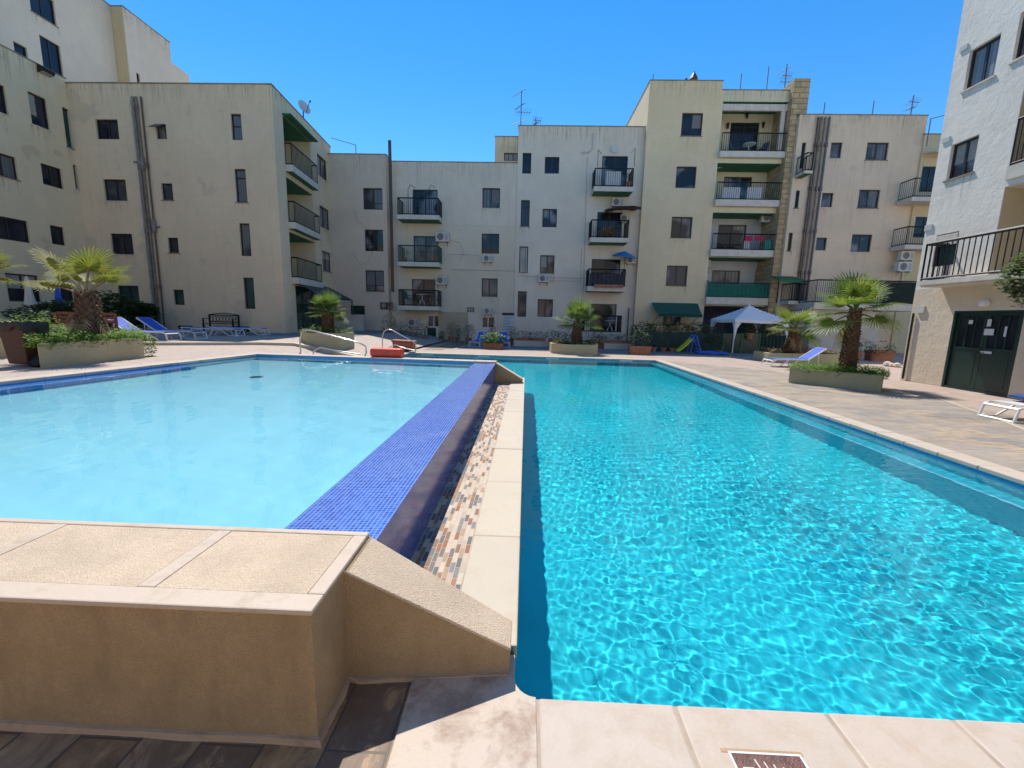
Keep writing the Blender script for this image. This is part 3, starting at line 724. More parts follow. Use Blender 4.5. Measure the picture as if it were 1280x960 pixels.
# left terrace: raised deck with a ramp down to the pool level and a second step
TZ, TZ2 = .47, .56
def tz(x, z=TZ): return z if x <= -7.9 else max(0.0, z*(-5.3-x)/2.6) + (ZD if x > -5.31 else 0)
m = MB()
xs = [-120,-7.9,-5.3]; 
ystep = lambda x: 14.2+(max(x,-14.5)+9.1)*.48 if x <= -9.1 else 14.2
def row(x, y, z): return (x, y, z)
kl = lambda y: -6.98 - .122*(10.7-y)      # children's pool left water edge
m.poly([(-120,-60,TZ),(kl(-5)-.28,-60,TZ),(kl(-5)-.28,-5,TZ),(kl(10.7)-.28,11.0,TZ),(-7.9,11.05,TZ),(-7.9,ystep(-7.9),TZ),(-9.1,ystep(-9.1),TZ),(-14.5,ystep(-14.5),TZ),(-120,ystep(-14.5),TZ)])
m.poly([(-7.9,10.95,TZ),(-5.3,10.95,ZD+.003),(-5.3,ystep(-5.3),ZD+.003),(-7.9,ystep(-7.9),TZ)])
tag(m.build('terrace', M['terrace_paving']), kind='structure')
m = MB()
m.poly([(-120,ystep(-14.5),TZ2),(-14.5,ystep(-14.5),TZ2),(-9.1,14.2,TZ2),(-7.9,ystep(-7.9),TZ2),(-7.9,60,TZ2),(-120,60,TZ2)])
m.poly([(-7.9,ystep(-7.9),TZ2),(-5.3,ystep(-5.3),.09),(-4.6,60,ZD+.003),(-7.9,60,TZ2)])
tag(m.build('upper_terrace', M['terrace_paving']), kind='structure')
m = MB()
p = [(-120,ystep(-14.5),TZ-.01),(-14.5,ystep(-14.5),TZ-.01),(-9.1,14.2,TZ-.01),(-7.9,ystep(-7.9),TZ-.01),(-5.3,ystep(-5.3),-.02)]; q = [(-120,ystep(-14.5),TZ2),(-14.5,ystep(-14.5),TZ2),(-9.1,14.2,TZ2),(-7.9,ystep(-7.9),TZ2),(-5.3,ystep(-5.3),.09)]
for i in range(4): m.quad(Vector(p[i])-Vector((0,.01,0)), Vector(p[i+1])-Vector((0,.01,0)), Vector(q[i+1])-Vector((0,.01,-.004)), Vector(q[i])-Vector((0,.01,-.004)))
for i in range(4): m.quad(Vector(q[i])-Vector((0,.01,-.004)), Vector(q[i+1])-Vector((0,.01,-.004)), Vector(q[i+1])+Vector((0,.28,.006)), Vector(q[i])+Vector((0,.28,.006)))
tag(m.build('terrace_step', M['coping_light']), kind='structure')
m = MB(); m.quad((kl(-60)-.28,-60,0),(kl(-5)-.28,-5,0),(kl(-5)-.28,-5,TZ),(kl(-60)-.28,-60,TZ)); m.quad((kl(-5)-.28,-5,-.2),(kl(1.3)-.28,1.3,-.2),(kl(1.3)-.28,1.3,TZ),(kl(-5)-.28,-5,TZ))
tag(m.build('terrace_edge', M['granular_side']), kind='structure')
# dark diagonal strip and pale edges in the middle deck
strip('dark_deck_strip', [tuple(G(540,437)[:2]), tuple(G(604,424)[:2])], .9, 'deck_near', ZD+.010)
strip('pale_deck_edge', [tuple(G(566,437)[:2]), tuple(G(588,430.5)[:2]), tuple(G(620,427)[:2])], .16, 'coping_light', ZD+.016)

def slabs(mb, a, b, w, z0, z1, L, gap=.006, rnd=R, jz=.002):
    """row of stone slabs from a to b, width w to the left of the direction"""
    a = Vector((a[0],a[1],0)); b = Vector((b[0],b[1],0)); t = (b-a).normalized(); n = Vector((-t.y,t.x,0))*w; T = (b-a).length; k = max(1, round(T/L)); s = T/k
    for i in range(k):
        p = a+t*(i*s+gap/2); q = a+t*((i+1)*s-gap/2); dz = rnd.uniform(-jz,jz)
        mb.hexa([p+Vector((0,0,z0)), q+Vector((0,0,z0)), q+n+Vector((0,0,z0)), p+n+Vector((0,0,z0)), p+Vector((0,0,z1+dz)), q+Vector((0,0,z1+dz)), q+n+Vector((0,0,z1+dz)), p+n+Vector((0,0,z1+dz))])

# ------------------------------------------------------------------ main pool
arc = [(.09+.11*math.cos(a), 1.676+.11*math.sin(a)) for a in [math.radians(270-90*i/6) for i in range(7)]]   # from (.09,1.566) to (-.02,1.676)
pool = thing('swimming_pool', (2.7,9,0), 'large turquoise swimming pool with cream stone coping around it', 'swimming pool')
out = [(5.41,1.566),(5.41,fy(5.41)),(-5.0,fy(-5.0)),(-5.0,10.95),(-.02,10.95)] + arc[::-1]
m = MB(); n = len(out)
for i in range(n):
    a, b = out[i], out[(i+1)%n]; m.quad((*a,-1.5),(*a,-.004),(*b,-.004),(*b,-1.5))
m.build('pool_wall', M['pool_wall'], pool)
m = MB(); m.poly([(x,y,-1.35) for x,y in out]); m.build('pool_floor', M['pool_deep'], pool)
for idx, mt in (((0,),'tile_water_y'), ((2,),'tile_water_y'), ((4,),'tile_water_y'), ((1,),'tile_water_x'), ((3,),'tile_water_x'), ((5,6,7,8,9,10,11),'tile_water_x')):
    pts_ = []
    for i in idx:
        a = Vector((*out[i],0)); b = Vector((*out[(i+1)%n],0)); t = (b-a).normalized(); e = Vector((-t.y,t.x,0))*.004
        if not pts_: pts_.append(a+e)
        pts_.append(b+e)
    m = MB(); q = len(pts_)
    m.add([p+Vector((0,0,-.22)) for p in pts_]+[p+Vector((0,0,-.035)) for p in pts_], [(i,q+i,q+i+1,i+1) for i in range(q-1)])
    m.build('waterline_tiles', M[mt], pool)
m = MB(); m.box(5.13,5.40,1.6,fy(5.2)-.02,-1.34,-.55); m.build('underwater_ledge', M['pool_wall'], pool)
m = MB(); m.box(5.125,5.16,1.6,fy(5.2)-.02,-.549,-.542); m.build('ledge_nosing', M['pool_shallow'], pool)
# coping
m = MB()
slabs(m, (5.395,17.9), (5.395,.5), .30, -.06, 0, .5)
o = m.build('coping', M['coping'], pool); bevel(o, .012)
m = MB(); slabs(m, (-5.3,fy(-5.3)-.012), (5.70,fy(5.70)-.012), .32, -.06, .001, .5); slabs(m, (-4.985,10.98), (-4.985,fy(-5)-.02), .30, -.06, 0, .5); o = m.build('coping', M['coping'], pool); bevel(o, .012)
m = MB()
xs = [.092,.672,1.297,1.81,2.4,3.0,3.6,4.2,4.8,5.39]
for a, b in zip(xs[:-1], xs[1:]):
    m.hexa([(a+.003,.86,-.06),(b-.003,.86,-.06),(b-.003,1.58,-.06),(a+.003,1.58,-.06),(a+.003,.86,R.uniform(-.001,.001)),(b-.003,.86,0),(b-.003,1.58,0),(a+.003,1.58,0)])
o = m.build('coping', M['coping_near'], pool); bevel(o, .014)
cpts = [(-.45,.86),(.086,.86),(.086,1.58)] + [(.09+.098*math.cos(a), 1.676+.098*math.sin(a)) for a in [math.radians(265-85*i/6) for i in range(7)]] + [(-.008,1.80),(-.30,1.80),(-.46,1.64)]
m = MB(); m.prism(cpts, -.06, .002); o = m.build('coping', M['coping_corner'], pool, label='flaking corner slab with brown stains'); bevel(o, .014)
m = MB()
slabs(m, (.0,1.86), (.0,11.35), .345, -.08, -.001, 1.0); o = m.build('coping', M['coping_light'], pool, label='long cream coping beside the slate channel'); bevel(o, .008)
m = MB(); m.box(.0,5.5,.9,1.572,-.05,-.0035); m.box(5.405,5.69,1.0,17.8,-.05,-.004); m.build('coping_joints', M['mortar'], pool)
m = MB(); m.box(-.34,-.006,1.9,11.3,-.07,-.005); m.build('coping_joints', M['mortar'], pool)
m = MB(); m.hexa([(-5.28,fy(-5.28)+.01,-.05),(5.68,fy(5.68)+.01,-.05),(5.68,fy(5.68)+.28,-.05),(-5.28,fy(-5.28)+.28,-.05),(-5.28,fy(-5.28)+.01,-.0035),(5.68,fy(5.68)+.01,-.0035),(5.68,fy(5.68)+.28,-.0035),(-5.28,fy(-5.28)+.28,-.0035)]); m.build('coping_joints', M['mortar'], pool)
# return outlets in the far wall
for k, px in enumerate((527, 604, 689, 771)):
    g = G(px, 447, -.10); x = g.x; y = fy(x)
    m = MB(); 
    for (a,b,c,d) in ((-.26,.26,-.20,-.175),(-.26,.26,-.075,-.05),(-.26,-.17,-.175,-.075),(.17,.26,-.175,-.075)): m.box(x+a,x+b,y-.03,y-.003,c,d)
    o = m.build('skimmer_frame', M['white_plastic'], pool); q = MB(); q.box(x-.17,x+.17,y-.012,y-.004,-.175,-.075); q.build('skimmer_mouth', M['dark'], o)
# drain cover in near coping
a, b = G(913,943,.0), G(998,946,.0)
m = MB(); w = b.x-a.x
m.box(a.x,b.x,a.y-.30,a.y,-.004,.006); o = m.build('drain_cover', plain('worn_brown_plate', (.14,.06,.045), .35, .7, 14, .6), pool, label='worn brown plate set into near coping')
m = MB()
for (p,q,r,s) in ((a.x-.008,b.x+.008,a.y,a.y+.007),(a.x-.008,a.x,a.y-.3,a.y),(b.x,b.x+.008,a.y-.3,a.y)): m.box(p,q,r,s,-.004,.0075)
m.build('plate_rim', M['white_plastic'], o)
m = MB()
for i in range(6):
    x0 = a.x+.11+.03*i; m.hexa([(x0,a.y-.28,.006),(x0+.004,a.y-.28,.006),(x0-.03,a.y-.02-.008*i,.006),(x0-.035,a.y-.02-.008*i,.006),(x0,a.y-.28,.0085),(x0+.004,a.y-.28,.0085),(x0-.03,a.y-.02-.008*i,.0085),(x0-.035,a.y-.02-.008*i,.0085)])
for i in range(5): m.box(a.x+.02+.012*i, a.x+.06+.010*i, a.y-.06-.025*i, a.y-.05-.025*i, .006, .0082)
m.build('scuffed_ridges', M['white_cloth'], o)
m = MB(); m.box(a.x-.03,b.x+.02,a.y+.0072,a.y+.022,-.003,.0015); m.build('rust_stain', plain('rust_stained_stone', (.42,.27,.15), .8, .25, 8), pool)

# water
import numpy as np
def waves(seed, comps, amp, lmin, lmax):
    g = np.random.RandomState(seed); ws = []
    for _ in range(comps):
        L = lmin*(lmax/lmin)**g.rand(); a = g.rand()*2*np.pi; k = 2*np.pi/L
        ws.append((k*np.cos(a), k*np.sin(a), g.rand()*6.283, amp*(L/lmax)**1.15*(.5+g.rand())))
    return ws
def grid_water(name, rects, z, mat, ws, dens, calm=None):
    """water sheet of fine grids, displaced by crossing wavelets; rects: (x0,x1,y0,y1)"""
    V = []; Fc = []; base = 0
    for (x0,x1,y0,y1,yk) in rects:
        ny = int((y1-y0)/dens); ys = [y0]; st = dens
        while ys[-1] < y1-1e-6: ys.append(min(y1, ys[-1] + dens*max(1.0, min(yk, ys[-1]/3.5))))
        ys = np.array(ys); nx = int((x1-x0)/(dens*1.1))+1; xs_ = np.linspace(x0, x1, nx+1)
        X, Y = np.meshgrid(xs_, ys); Z = np.zeros_like(X)
        for kx, ky, ph, am in ws: Z += am*np.sin(kx*X+ky*Y+ph)
        if calm: Z *= calm(X, Y)
        V.append(np.stack([X, Y, Z+z], -1).reshape(-1,3)); n1 = nx+1
        i, j = np.meshgrid(np.arange(nx), np.arange(len(ys)-1)); q = (j*n1+i).reshape(-1)+base
        Fc.append(np.stack([q, q+1, q+n1+1, q+n1], -1)); base += X.size
    V = np.concatenate(V); Fc = np.concatenate(Fc)
    me = bpy.data.meshes.new(name); me.vertices.add(len(V)); me.vertices.foreach_set('co', V.reshape(-1).astype(np.float32))
    me.loops.add(Fc.size); me.loops.foreach_set('vertex_index', Fc.reshape(-1).astype(np.int32)); me.polygons.add(len(Fc))
    me.polygons.foreach_set('loop_start', np.arange(0, Fc.size, 4, dtype=np.int32)); me.polygons.foreach_set('loop_total', np.full(len(Fc), 4, dtype=np.int32))
    me.polygons.foreach_set('use_smooth', np.ones(len(Fc), dtype=bool)); me.update(); me.validate(); me.materials.append(M[mat])
    o = bpy.data.objects.new(name, me); C.objects.link(o); o.cycles.is_caustics_caster = True
    return tag(o, kind='structure')
DEEP_WS = waves(3, 64, .00023, .042, .20)
KID_WS = waves(9, 24, .00035, .10, .6)
grid_water('pool_water', [(-.02,5.41,1.565,17.87,3.0),(-5.0,-.02,10.95,18.1,2.0)], -.075, 'water_deep', DEEP_WS, .013, lambda X, Y: (.78+.30*np.sin(1.3*X+.7*Y)*np.sin(.6*Y-.9*X+1))*(.45+.55*np.clip((X+.1)/.9, 0, 1)))

# ------------------------------------------------------------------ children's pool
kid = thing('childrens_pool', (-4.5,5,0), 'raised pale blue shallow pool behind pebble rendered wall with blue mosaic overflow edge', 'swimming pool')
kin = [(kl(1.9),1.9),(-1.26,1.9),(-1.26,10.32),(-6.98,10.72)]
m = MB()
for i in (0,2,3):
    a, b = kin[i], kin[(i+1)%4]; m.quad((*a,-.15),(*a,.50),(*b,.50),(*b,-.15))
m.quad((-1.26,1.9,-.15),(-1.26,1.9,.458),(-1.26,10.32,.458),(-1.26,10.32,-.15))
m.poly([(x,y,-.12) for x,y in kin]); m.build('basin', M['pool_shallow'], kid)
m = MB(); a, b = Vector((*kin[2],0)), Vector((*kin[3],0)); e = Vector((0,-.004,0)); m.quad(a+e+Vector((0,0,.22)), b+e+Vector((0,0,.22)), b+e+Vector((0,0,.50)), a+e+Vector((0,0,.50))); m.build('waterline_tiles', M['tile_water_x'], kid)
m = MB(); a, b = Vector((*kin[3],0)), Vector((*kin[0],0)); e = Vector((.004,0,0)); m.quad(a+e+Vector((0,0,.22)), b+e+Vector((0,0,.22)), b+e+Vector((0,0,.50)), a+e+Vector((0,0,.50))); m.build('waterline_tiles', M['tile_water_y'], kid)
m = MB(); 
ya, yb = 1.92, 8.6
m.hexa([(kl(ya)+.005,ya,-.11),(kl(ya)+.32,ya,-.11),(kl(yb)+.32,yb,-.11),(kl(yb)+.005,yb,-.11),(kl(ya)+.005,ya,.36),(kl(ya)+.32,ya,.36),(kl(yb)+.32,yb,.36),(kl(yb)+.005,yb,.36)]); m.build('tiled_bench', M['tile_bench'], kid)
m = MB(); m.lathe([(.12,0),(.12,.012),(.09,.02)], (*G(322,492,.05)[:2],-.118), 16); m.build('floor_drain', M['dark'], kid)
# near wall: body, smooth bands, pebble panels
m = MB()
fr = lambda x: 1.335 + (x+.735)*(-.004)
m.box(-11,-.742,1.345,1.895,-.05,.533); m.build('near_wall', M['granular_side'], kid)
m = MB(); path = [(-11+ (10.26)*i/60, 1.345) for i in range(61)] + [(-.742, 1.345+.27*i/8) for i in range(9)] + [(-.742+.70*i/12, 1.612+.075*i/12) for i in range(1,13)]
prof_ = []
for i, (x, y) in enumerate(path):
    if i <= 60: ox, oy = 0, -1
    elif i <= 69: ox, oy = 1, 0
    else: ox, oy = -.1, -1
    if i == 60 or i == 61: ox, oy = .9, -.9
    w_ = .017+.004*math.sin(i*1.9)+R.uniform(-.004,.004); h_ = .016+.004*math.sin(i*1.3+1)+R.uniform(-.004,.004)
    if i > 69: w_ *= .6; h_ *= .5
    prof_.append([(x-ox*.004,y-oy*.004,h_),(x+ox*w_*.55,y+oy*w_*.55,h_*.8),(x+ox*w_,y+oy*w_,-.012)])
m.add([p for r_ in prof_ for p in r_], [(i*3+j, i*3+j+1, i*3+j+4, i*3+j+3) for i in range(len(prof_)-1) for j in range(2)])
o = m.build('skirting', M['foot_mortar'], kid)
m = MB()
seams = [-.735,-1.43,-2.25,-3.05,-3.85,-4.65,-5.5,-6.4,-7.3,-8.2,-9.2,-11]
m.box(-11,-.735,1.335,1.43,.53,.551)           # front band
m.box(-11,-.735,1.865,1.902,.53,.551)          # back band
m.box(-.80,-.735,1.43,1.865,.53,.551)
for s in seams[1:-1]: m.box(s-.035,s+.035,1.43,1.865,.53,.551)
o = m.build('coping_band', M['band'], kid); bevel(o, .006)
m = MB()
prev = -.80
for s in seams[1:]:
    m.box(s+.037,prev-.002,1.432,1.863,.531,.5475); prev = s-.035
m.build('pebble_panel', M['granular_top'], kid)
# end ramp
def ramp(y0a, y1a, y0b, y1b, zt, ze, xe, flip=False):
    xa = -.745
    m = MB(); m.hexa([(xa,y0a,-.03),(xe,y0b,-.03),(xe,y1b,-.03),(xa,y1a,-.03),(xa,y0a,zt-.014),(xe,y0b,ze-.014),(xe,y1b,ze-.014),(xa,y1a,zt-.014)])
    o = m.build('sloping_end_wall', M['granular_side'], kid)
    m = MB(); e = .008; m.hexa([(xa-.03,y0a-e,zt-.013),(xe+.004,y0b-e,ze-.013),(xe+.004,y1b+e,ze-.013),(xa-.03,y1a+e,zt-.013),(xa-.03,y0a-e,zt+.002),(xe+.004,y0b-e,ze+.003),(xe+.004,y1b+e,ze+.003),(xa-.03,y1a+e,zt+.002)])
    c = m.build('sloping_coping', M['granular_top'], o); bevel(c, .004)
ramp(1.615, 1.895, 1.690, 1.85, .55, .135, -.032)
ramp(10.33, 10.58, 10.33, 10.58, .52, .10, -.05)
# infinity edge
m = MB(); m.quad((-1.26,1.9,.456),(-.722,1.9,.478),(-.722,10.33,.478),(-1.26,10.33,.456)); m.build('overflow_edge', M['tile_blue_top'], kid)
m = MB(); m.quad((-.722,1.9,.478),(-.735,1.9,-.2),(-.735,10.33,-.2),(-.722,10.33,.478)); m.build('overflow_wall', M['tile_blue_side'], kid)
m = MB(); m.quad((-.75,1.86,-.022),(-.34,1.86,-.022),(-.34,10.36,-.022),(-.75,10.36,-.022)); m.build('slate_channel', M['mosaic_slate'], kid)
# left and far coping
m = MB(); slabs(m, (kl(1.3)+.01,1.3), (kl(10.75)+.01,10.75), .30, .465, .515, .55); o = m.build('coping', M['coping'], kid); bevel(o, .012)
m = MB(); slabs(m, (-.74,10.32), (-7.28,10.74), -.30, .36, .521, .55) if False else slabs(m, (-7.25,10.735), (-.72,10.32), .32, .465, .516, .55); o = m.build('coping', M['coping'], kid); bevel(o, .012)
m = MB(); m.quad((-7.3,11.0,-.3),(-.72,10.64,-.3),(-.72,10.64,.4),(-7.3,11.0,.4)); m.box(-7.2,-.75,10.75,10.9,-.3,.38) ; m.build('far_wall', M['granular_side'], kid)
grid_water('childrens_pool_water', [(-8.4,-1.255,1.895,10.75,4.0)], .455, 'water_kids', KID_WS, .04)
for o in list(pool.children)+list(kid.children): o.cycles.is_caustics_receiver = True
M['stucco_panel'] = stucco('cream_repainted_render', (.70,.60,.44), dirt=(.24,.16,.11), dirty=.5)
M['stucco_bare'] = stucco('bare_patched_render', (.50,.40,.27), dirt=(.22,.13,.08), dirty=1.0, scale=3, bumpy=.9)
# ------------------------------------------------------------------ buildings
BG = 'apartment blocks round the pool'
def bthing(x, y, label): return thing('apartment_building', (x, y, 0), label, 'building', BG)

# --- left wing (its wall faces the pool from the left)
b = bthing(-24, 10, 'ochre apartment wing at far left with its long side wall facing the pool')
foot = [(-21.65,-6),(-21.65,20.8),(-33,20.8),(-33,-6)]
foot = [(-33,-6),(-21.65,-6),(-21.65,20.8),(-33,20.8)]
W1 = Wall(foot[1], foot[2])
for px, pane, st in (((0-14,104,8,139),'glass','single'), ((38,120,60,158),'glass','single'), ((-14,192,21,220),'glass_grey','two'), ((53,208,78,233),'glass_curtain','two'),
                     ((-14,272,36,300),'glass','two'), ((64,283,81,306),'glass','single'), ((9,343,50,377),'glass','two'), ((76,355,92,376),'glass','single'),
                     ((81,137,91,184),'glass_green','single'), ((93,207,99,236),'glass','single')):
    window(W1, b, px, pane, st)
building('wing', '', foot, 12.03, 'stucco_wing', {'root': b, 1: W1})
m = MB(); p = W1.P(*W1.uz(53,87), -.02)
t = thing('floodlight', p, 'small floodlight on top edge of the far left wing', 'floodlight')
m.hexa([p+Vector(v) for v in ((0,-.25,-.2),(.25,-.25,-.12),(.25,.25,-.12),(0,.25,-.2),(.05,-.25,.12),(.30,-.25,.0),(.30,.25,.0),(.05,.25,.12))]); m.build('lamp_housing', M['iron'], t)
m = MB(); m.quad(*[p+Vector(v) for v in ((.02,-.2,-.202),(.22,-.2,-.14),(.22,.2,-.14),(.02,.2,-.202))]); m.build('lamp_glass', M['glass_pale'], t)

# --- tall tower behind it
b = bthing(-28, 27, 'tall cream tower rising behind the left wing')
foot = [(-40,12),(-24.6,12),(-24.6,26.2),(-24.0,26.2),(-24.0,30.2),(-24.0,31.6),(-40,31.6)]
foot = [(-40,12),(-24.7,12),(-24.7,26.9),(-24.0,26.9),(-24.0,30.2),(-40,30.2)]
WA = Wall(foot[1], foot[2])
window(WA, b, (38,-8,68,22), 'glass', 'two'); window(WA, b, (53,52,77,96), 'glass_curtain', 'two'); window(WA, b, (18,56,34,70), 'glass', 'single')
WB = Wall(foot[3], foot[4]); window(WB, b, (171,92,175,104), 'glass', 'single')
building('tower', '', foot, 18.95, 'stucco_tower', {'root': b, 1: WA, 3: WB})
m = MB(); m.hexa([(-40,30.2,0),(-24.02,30.2,0),(-24.02,31.7,0),(-40,31.7,0),(-40,30.2,17.8),(-24.02,30.2,17.8),(-24.02,31.7,17.8),(-40,31.7,17.8)]); m.build('stair_wall', M['stucco_tower'], b)
m = MB(); m.box(-24.68,-24.03,26.86,26.898,0,18.9); m.build('yellow_pilaster', M['stucco_strip'], b)

# --- left block, front wall and side wall
b = bthing(-17, 23, 'beige weathered block left of the courtyard with small dark windows and soil pipes')
XC, YC = -11.95, 20.8
foot = [(-21.65,20.8),(XC,YC),(-12.55,28.0),(-21.65,28.0)]
WF, WS = Wall(foot[0], foot[1]), Wall(foot[1], foot[2])
for px, pane, st in (((120,149,148,174),'glass','two'), ((195,155,208,174),'glass_grey','single'), ((130,224,158,251),'glass_grey','two'), ((202,229,216,250),'glass_grey','single'),
                     ((139,292,166,318),'glass','two'), ((210,297,223,316),'glass','single'), ((148,357,174,382),'glass_green','two'), ((217,362,230,381),'glass_green','single'),
                     ((289,142,302,175),'glass_grey','transom'), ((294,211,308,253),'glass_grey','high'), ((300,279,313,320),'glass_grey','single'), ((305,347,318,386),'glass_green','single')):
    w = window(WF, b, px, pane, st)
    if px[0] == 195:
        u0,u1,z0,z1 = WF.box(px); f = MB(); f.hexa([WF.P(u0,z1-.30,-.42),WF.P(u1-.05,z1-.30,-.42),WF.P(u1-.05,z1-.02,0),WF.P(u0,z1-.02,0),WF.P(u0,z1-.27,-.42),WF.P(u1-.05,z1-.27,-.42),WF.P(u1-.05,z1,0),WF.P(u0,z1,0)]); f.build('open_flap', M['frame'], w)
# low cellar vents
for px in ((222,407,241,412),(291,408,312,415)): window(WF, b, px, 'glass', 'single', name='cellar_vent')
# recessed balconies in the side wall
def yat(px_, x): r = ray(px_, 300); return r.y*(x/r.x)
ya0, ya1 = 21.75, 24.9
def u_of(y): return (y-YC)/(WS.d.y)
for (zt, zb) in ((11.0,8.75),(8.2,6.05),(5.6,3.35)):
    u0, u1 = u_of(ya0), u_of(ya1)
    WS.holes.append((u0,u1,zb,zt,1.5)); B = WS.shift(-1.5)
    window(B, b, None, 'glass', 'two', name='balcony_door', uz=(u0+.5,u0+2.3,zb+.02,zb+1.85))
    q = MB(); B.mesh(q, u0, u1, zb, zt); q.build('balcony_back_wall', M['stucco_cream'], b)
    s = MB(); WS.slab(s, u0-.02, u1+.05, zb-.30, zb+.012, -.35, 1.48); bal = s.build('balcony', M['trim_white'], b)
    g = MB(); WS.slab(g, u0, u1+.03, zb-.315, zb-.298, -.33, 1.4); g.build('soffit', M['soffit_green'], bal); g = MB()
    WS.slab(g, u0+.02, u1-.02, zt-.03, zt-.005, .02, 1.48); g.build('soffit', M['soffit_green'], bal)
    r = MB(); railing(r, [WS.P(u0+.04,0,-.02), WS.P(u0+.04,0,-.30), WS.P(u1,0,-.30), WS.P(u1,0,-.02)], zb, zb+1.0, gap=.14); r.build('railing', M['iron'], bal)
# sloping green canopy over the top balcony
m = MB(); u0, u1 = u_of(ya0), u_of(ya1); WS.slab(m, u0-.05, u1+.05, 11.0, 11.06, -.42, .0); m.build('balcony_canopy', M['soffit_green'], b)
for px, pane in (((397,197,409,223),'glass_curtain'), ((400,260,412,286),'glass_grey'), ((403,315,414,339),'glass_grey')): window(WS, b, px, pane, 'two')
# glazed veranda on the ground floor
window(WS, b, None, 'glass_green', 'three', name='veranda_window', uz=(u_of(22.1),u_of(26.2),.62,3.0), fw=.09, depth=.3)
building('left', '', foot, 11.85, 'stucco_left', {'root': b, 0: WF, 1: WS})
# soil pipes in a shallow chase
t = thing('soil_pipes', (WF.P(3.7,0).x, 20.7, 0), 'bundle of rusty soil pipes running down the beige left block', 'pipes')
def pipe_pt(px, py, out): u, z = WF.uz(px, py); return WF.P(u, z, -out)
for (x0, x1, r, mt) in ((168,205,.055,'pipe'),(172,209,.045,'pipe'),(178,213,.035,'pipe_brown'),(164,200,.03,'trim_white')):
    m = MB(); p, q = pipe_pt(x0,122,.09), pipe_pt(x1,414,.09); q.x = p.x; m.tube([p, q], r, 8)
    for k in (.28,.55,.8): 
        c = p.lerp(q, k); m.tube([c-Vector((0,0,.1)), c+Vector((0,0,.1))], r*1.5, 8)
    m.build('pipe', M[mt], t)
m = MB()
for (px,py) in ((178,205),(192,283)): c = pipe_pt(px,py,.1); m.tube([c+Vector((-.3,0,.05)), c+Vector((.35,0,-.05))], .05, 6); m.tube([c+Vector((.1,0,.3)), c+Vector((.1,0,-.3))], .09, 8)
m.build('pipe_joint', M['pipe'], t)
# satellite dish on the roof
p = Vector((-12.3, 24.3, 11.85)); t = thing('satellite_dish', p, 'pale satellite dish on the roof edge of the left block', 'satellite dish')
m = MB(); c = p+Vector((.05,0,.62)); ax = Vector((.75,-.45,.35)).normalized(); u = ax.cross(Vector((0,0,1))).normalized(); v = u.cross(ax)
vs = []; fs = []
for i in range(7):
    rr = .34*i/6
    for j in range(20): a = 2*PI*j/20; vs.append(c + (u*math.cos(a)*rr + v*math.sin(a)*rr*1.1) + ax*(rr*rr*.45))
for i in range(6):
    for j in range(20): fs.append((i*20+j, i*20+(j+1)%20, (i+1)*20+(j+1)%20, (i+1)*20+j))
m.add(vs, fs); o = m.build('dish', M['ac_grey'], t, True)
m = MB(); m.tube([c-v*.32+ax*.05, c+ax*.62-v*.05], .015, 5); m.tube([c+ax*.56-v*.08, c+ax*.68-v*.04], .04, 6); m.tube([p, p+Vector((0,0,.3)), c-ax*.05], .03, 6); m.build('dish_arm', M['iron'], t)

# --- plain pinkish block in the left corner
YP = 27.5
b = bthing(-10.5, 28, 'pinkish grey block between the beige left block and the central white block')
foot = [(-12.5,YP),(-8.9,YP),(-8.9,40),(-12.5,40)]
W = Wall(foot[0], foot[1])
for px, pane, st in (((454,235,478,262),'glass_grey','two_low'), ((456,287,479,314),'glass_curtain','two_low'), ((457,338,480,364),'glass_grey','two_low'), ((475,378,490,387),'glass_grey','two'), ((438,382,456,393),'glass_green','two')): window(W, b, px, pane, st)
ztp = D(450,193,YP).z
building('pink', '', foot, ztp, 'stucco_pink', {'root': b, 0: W})
# low wall running out from it
p = G(457,421,0); m = MB(); tw = thing('garden_wall', (-10.9,26.2,0), 'low white garden wall below pinkish corner block', 'wall'); z = D(440,395,26.0).z
m.box(-12.55,-10.0,25.9,26.1,-.1,z); m.build('wall_body', M['terrace_white'], tw); m = MB(); m.box(-12.55,-9.97,25.87,26.13,z+.002,z+.06); m.build('wall_cap', M['trim_white'], tw)
m = MB(); x = D(489,300,27.3).x; m.box(x-.10,x+.07,YP-.12,YP-.01,D(489,365,YP).z,D(488,176,YP).z); m2 = tag(m.build('downpipe', M['pipe_brown']), 'tall brown square downpipe between pinkish and white blocks', 'downpipe')

# --- central white block, lower part
Y0 = 28.0
b = bthing(-4.5, 28.5, 'grey white central block with three stacked balconies at its left side')
foot = [(-8.9,Y0),(-.80,Y0),(-.80,40),(-8.9,40)]
W = Wall(foot[0], foot[1])
for px, pane, st in (((603,235,625,260),'glass_grey','two'), ((602,292,624,317),'glass_curtain','two'), ((602,348,622,371),'glass_grey','two')): window(W, b, px, pane, st)
window(W, b, (602,396,618,410), 'glass', 'two', frame='frame_white'); window(W, b, (534,394,550,409), 'glass', 'two', frame='frame_white')
for px, pane in (((516,237,547,270),'glass_curtain'), ((517,295,547,328),'glass_grey'), ((515,349,544,384),'glass_curtain')): window(W, b, px, pane, 'two', name='balcony_door', depth=.12)
window(W, b, (534,409.5,545,425), 'glass_green', 'none', name='door')
W2 = W.shift(1.15)
for (l, r_, zt, cloth, rm) in ((496,548.5,268.5,None,'iron'), (497,548.5,327.5,None,'green_iron'), (497.5,548,382.5,None,'iron')):
    u0 = W2.uz(l, zt)[0]; u1 = W2.uz(r_, zt)[0]; z = W2.uz(525, zt)[1]
    balcony(W, b, u0, u1, z, 1.15, .26, .98, rail_mat=rm)
zt5 = D(570,203,Y0).z
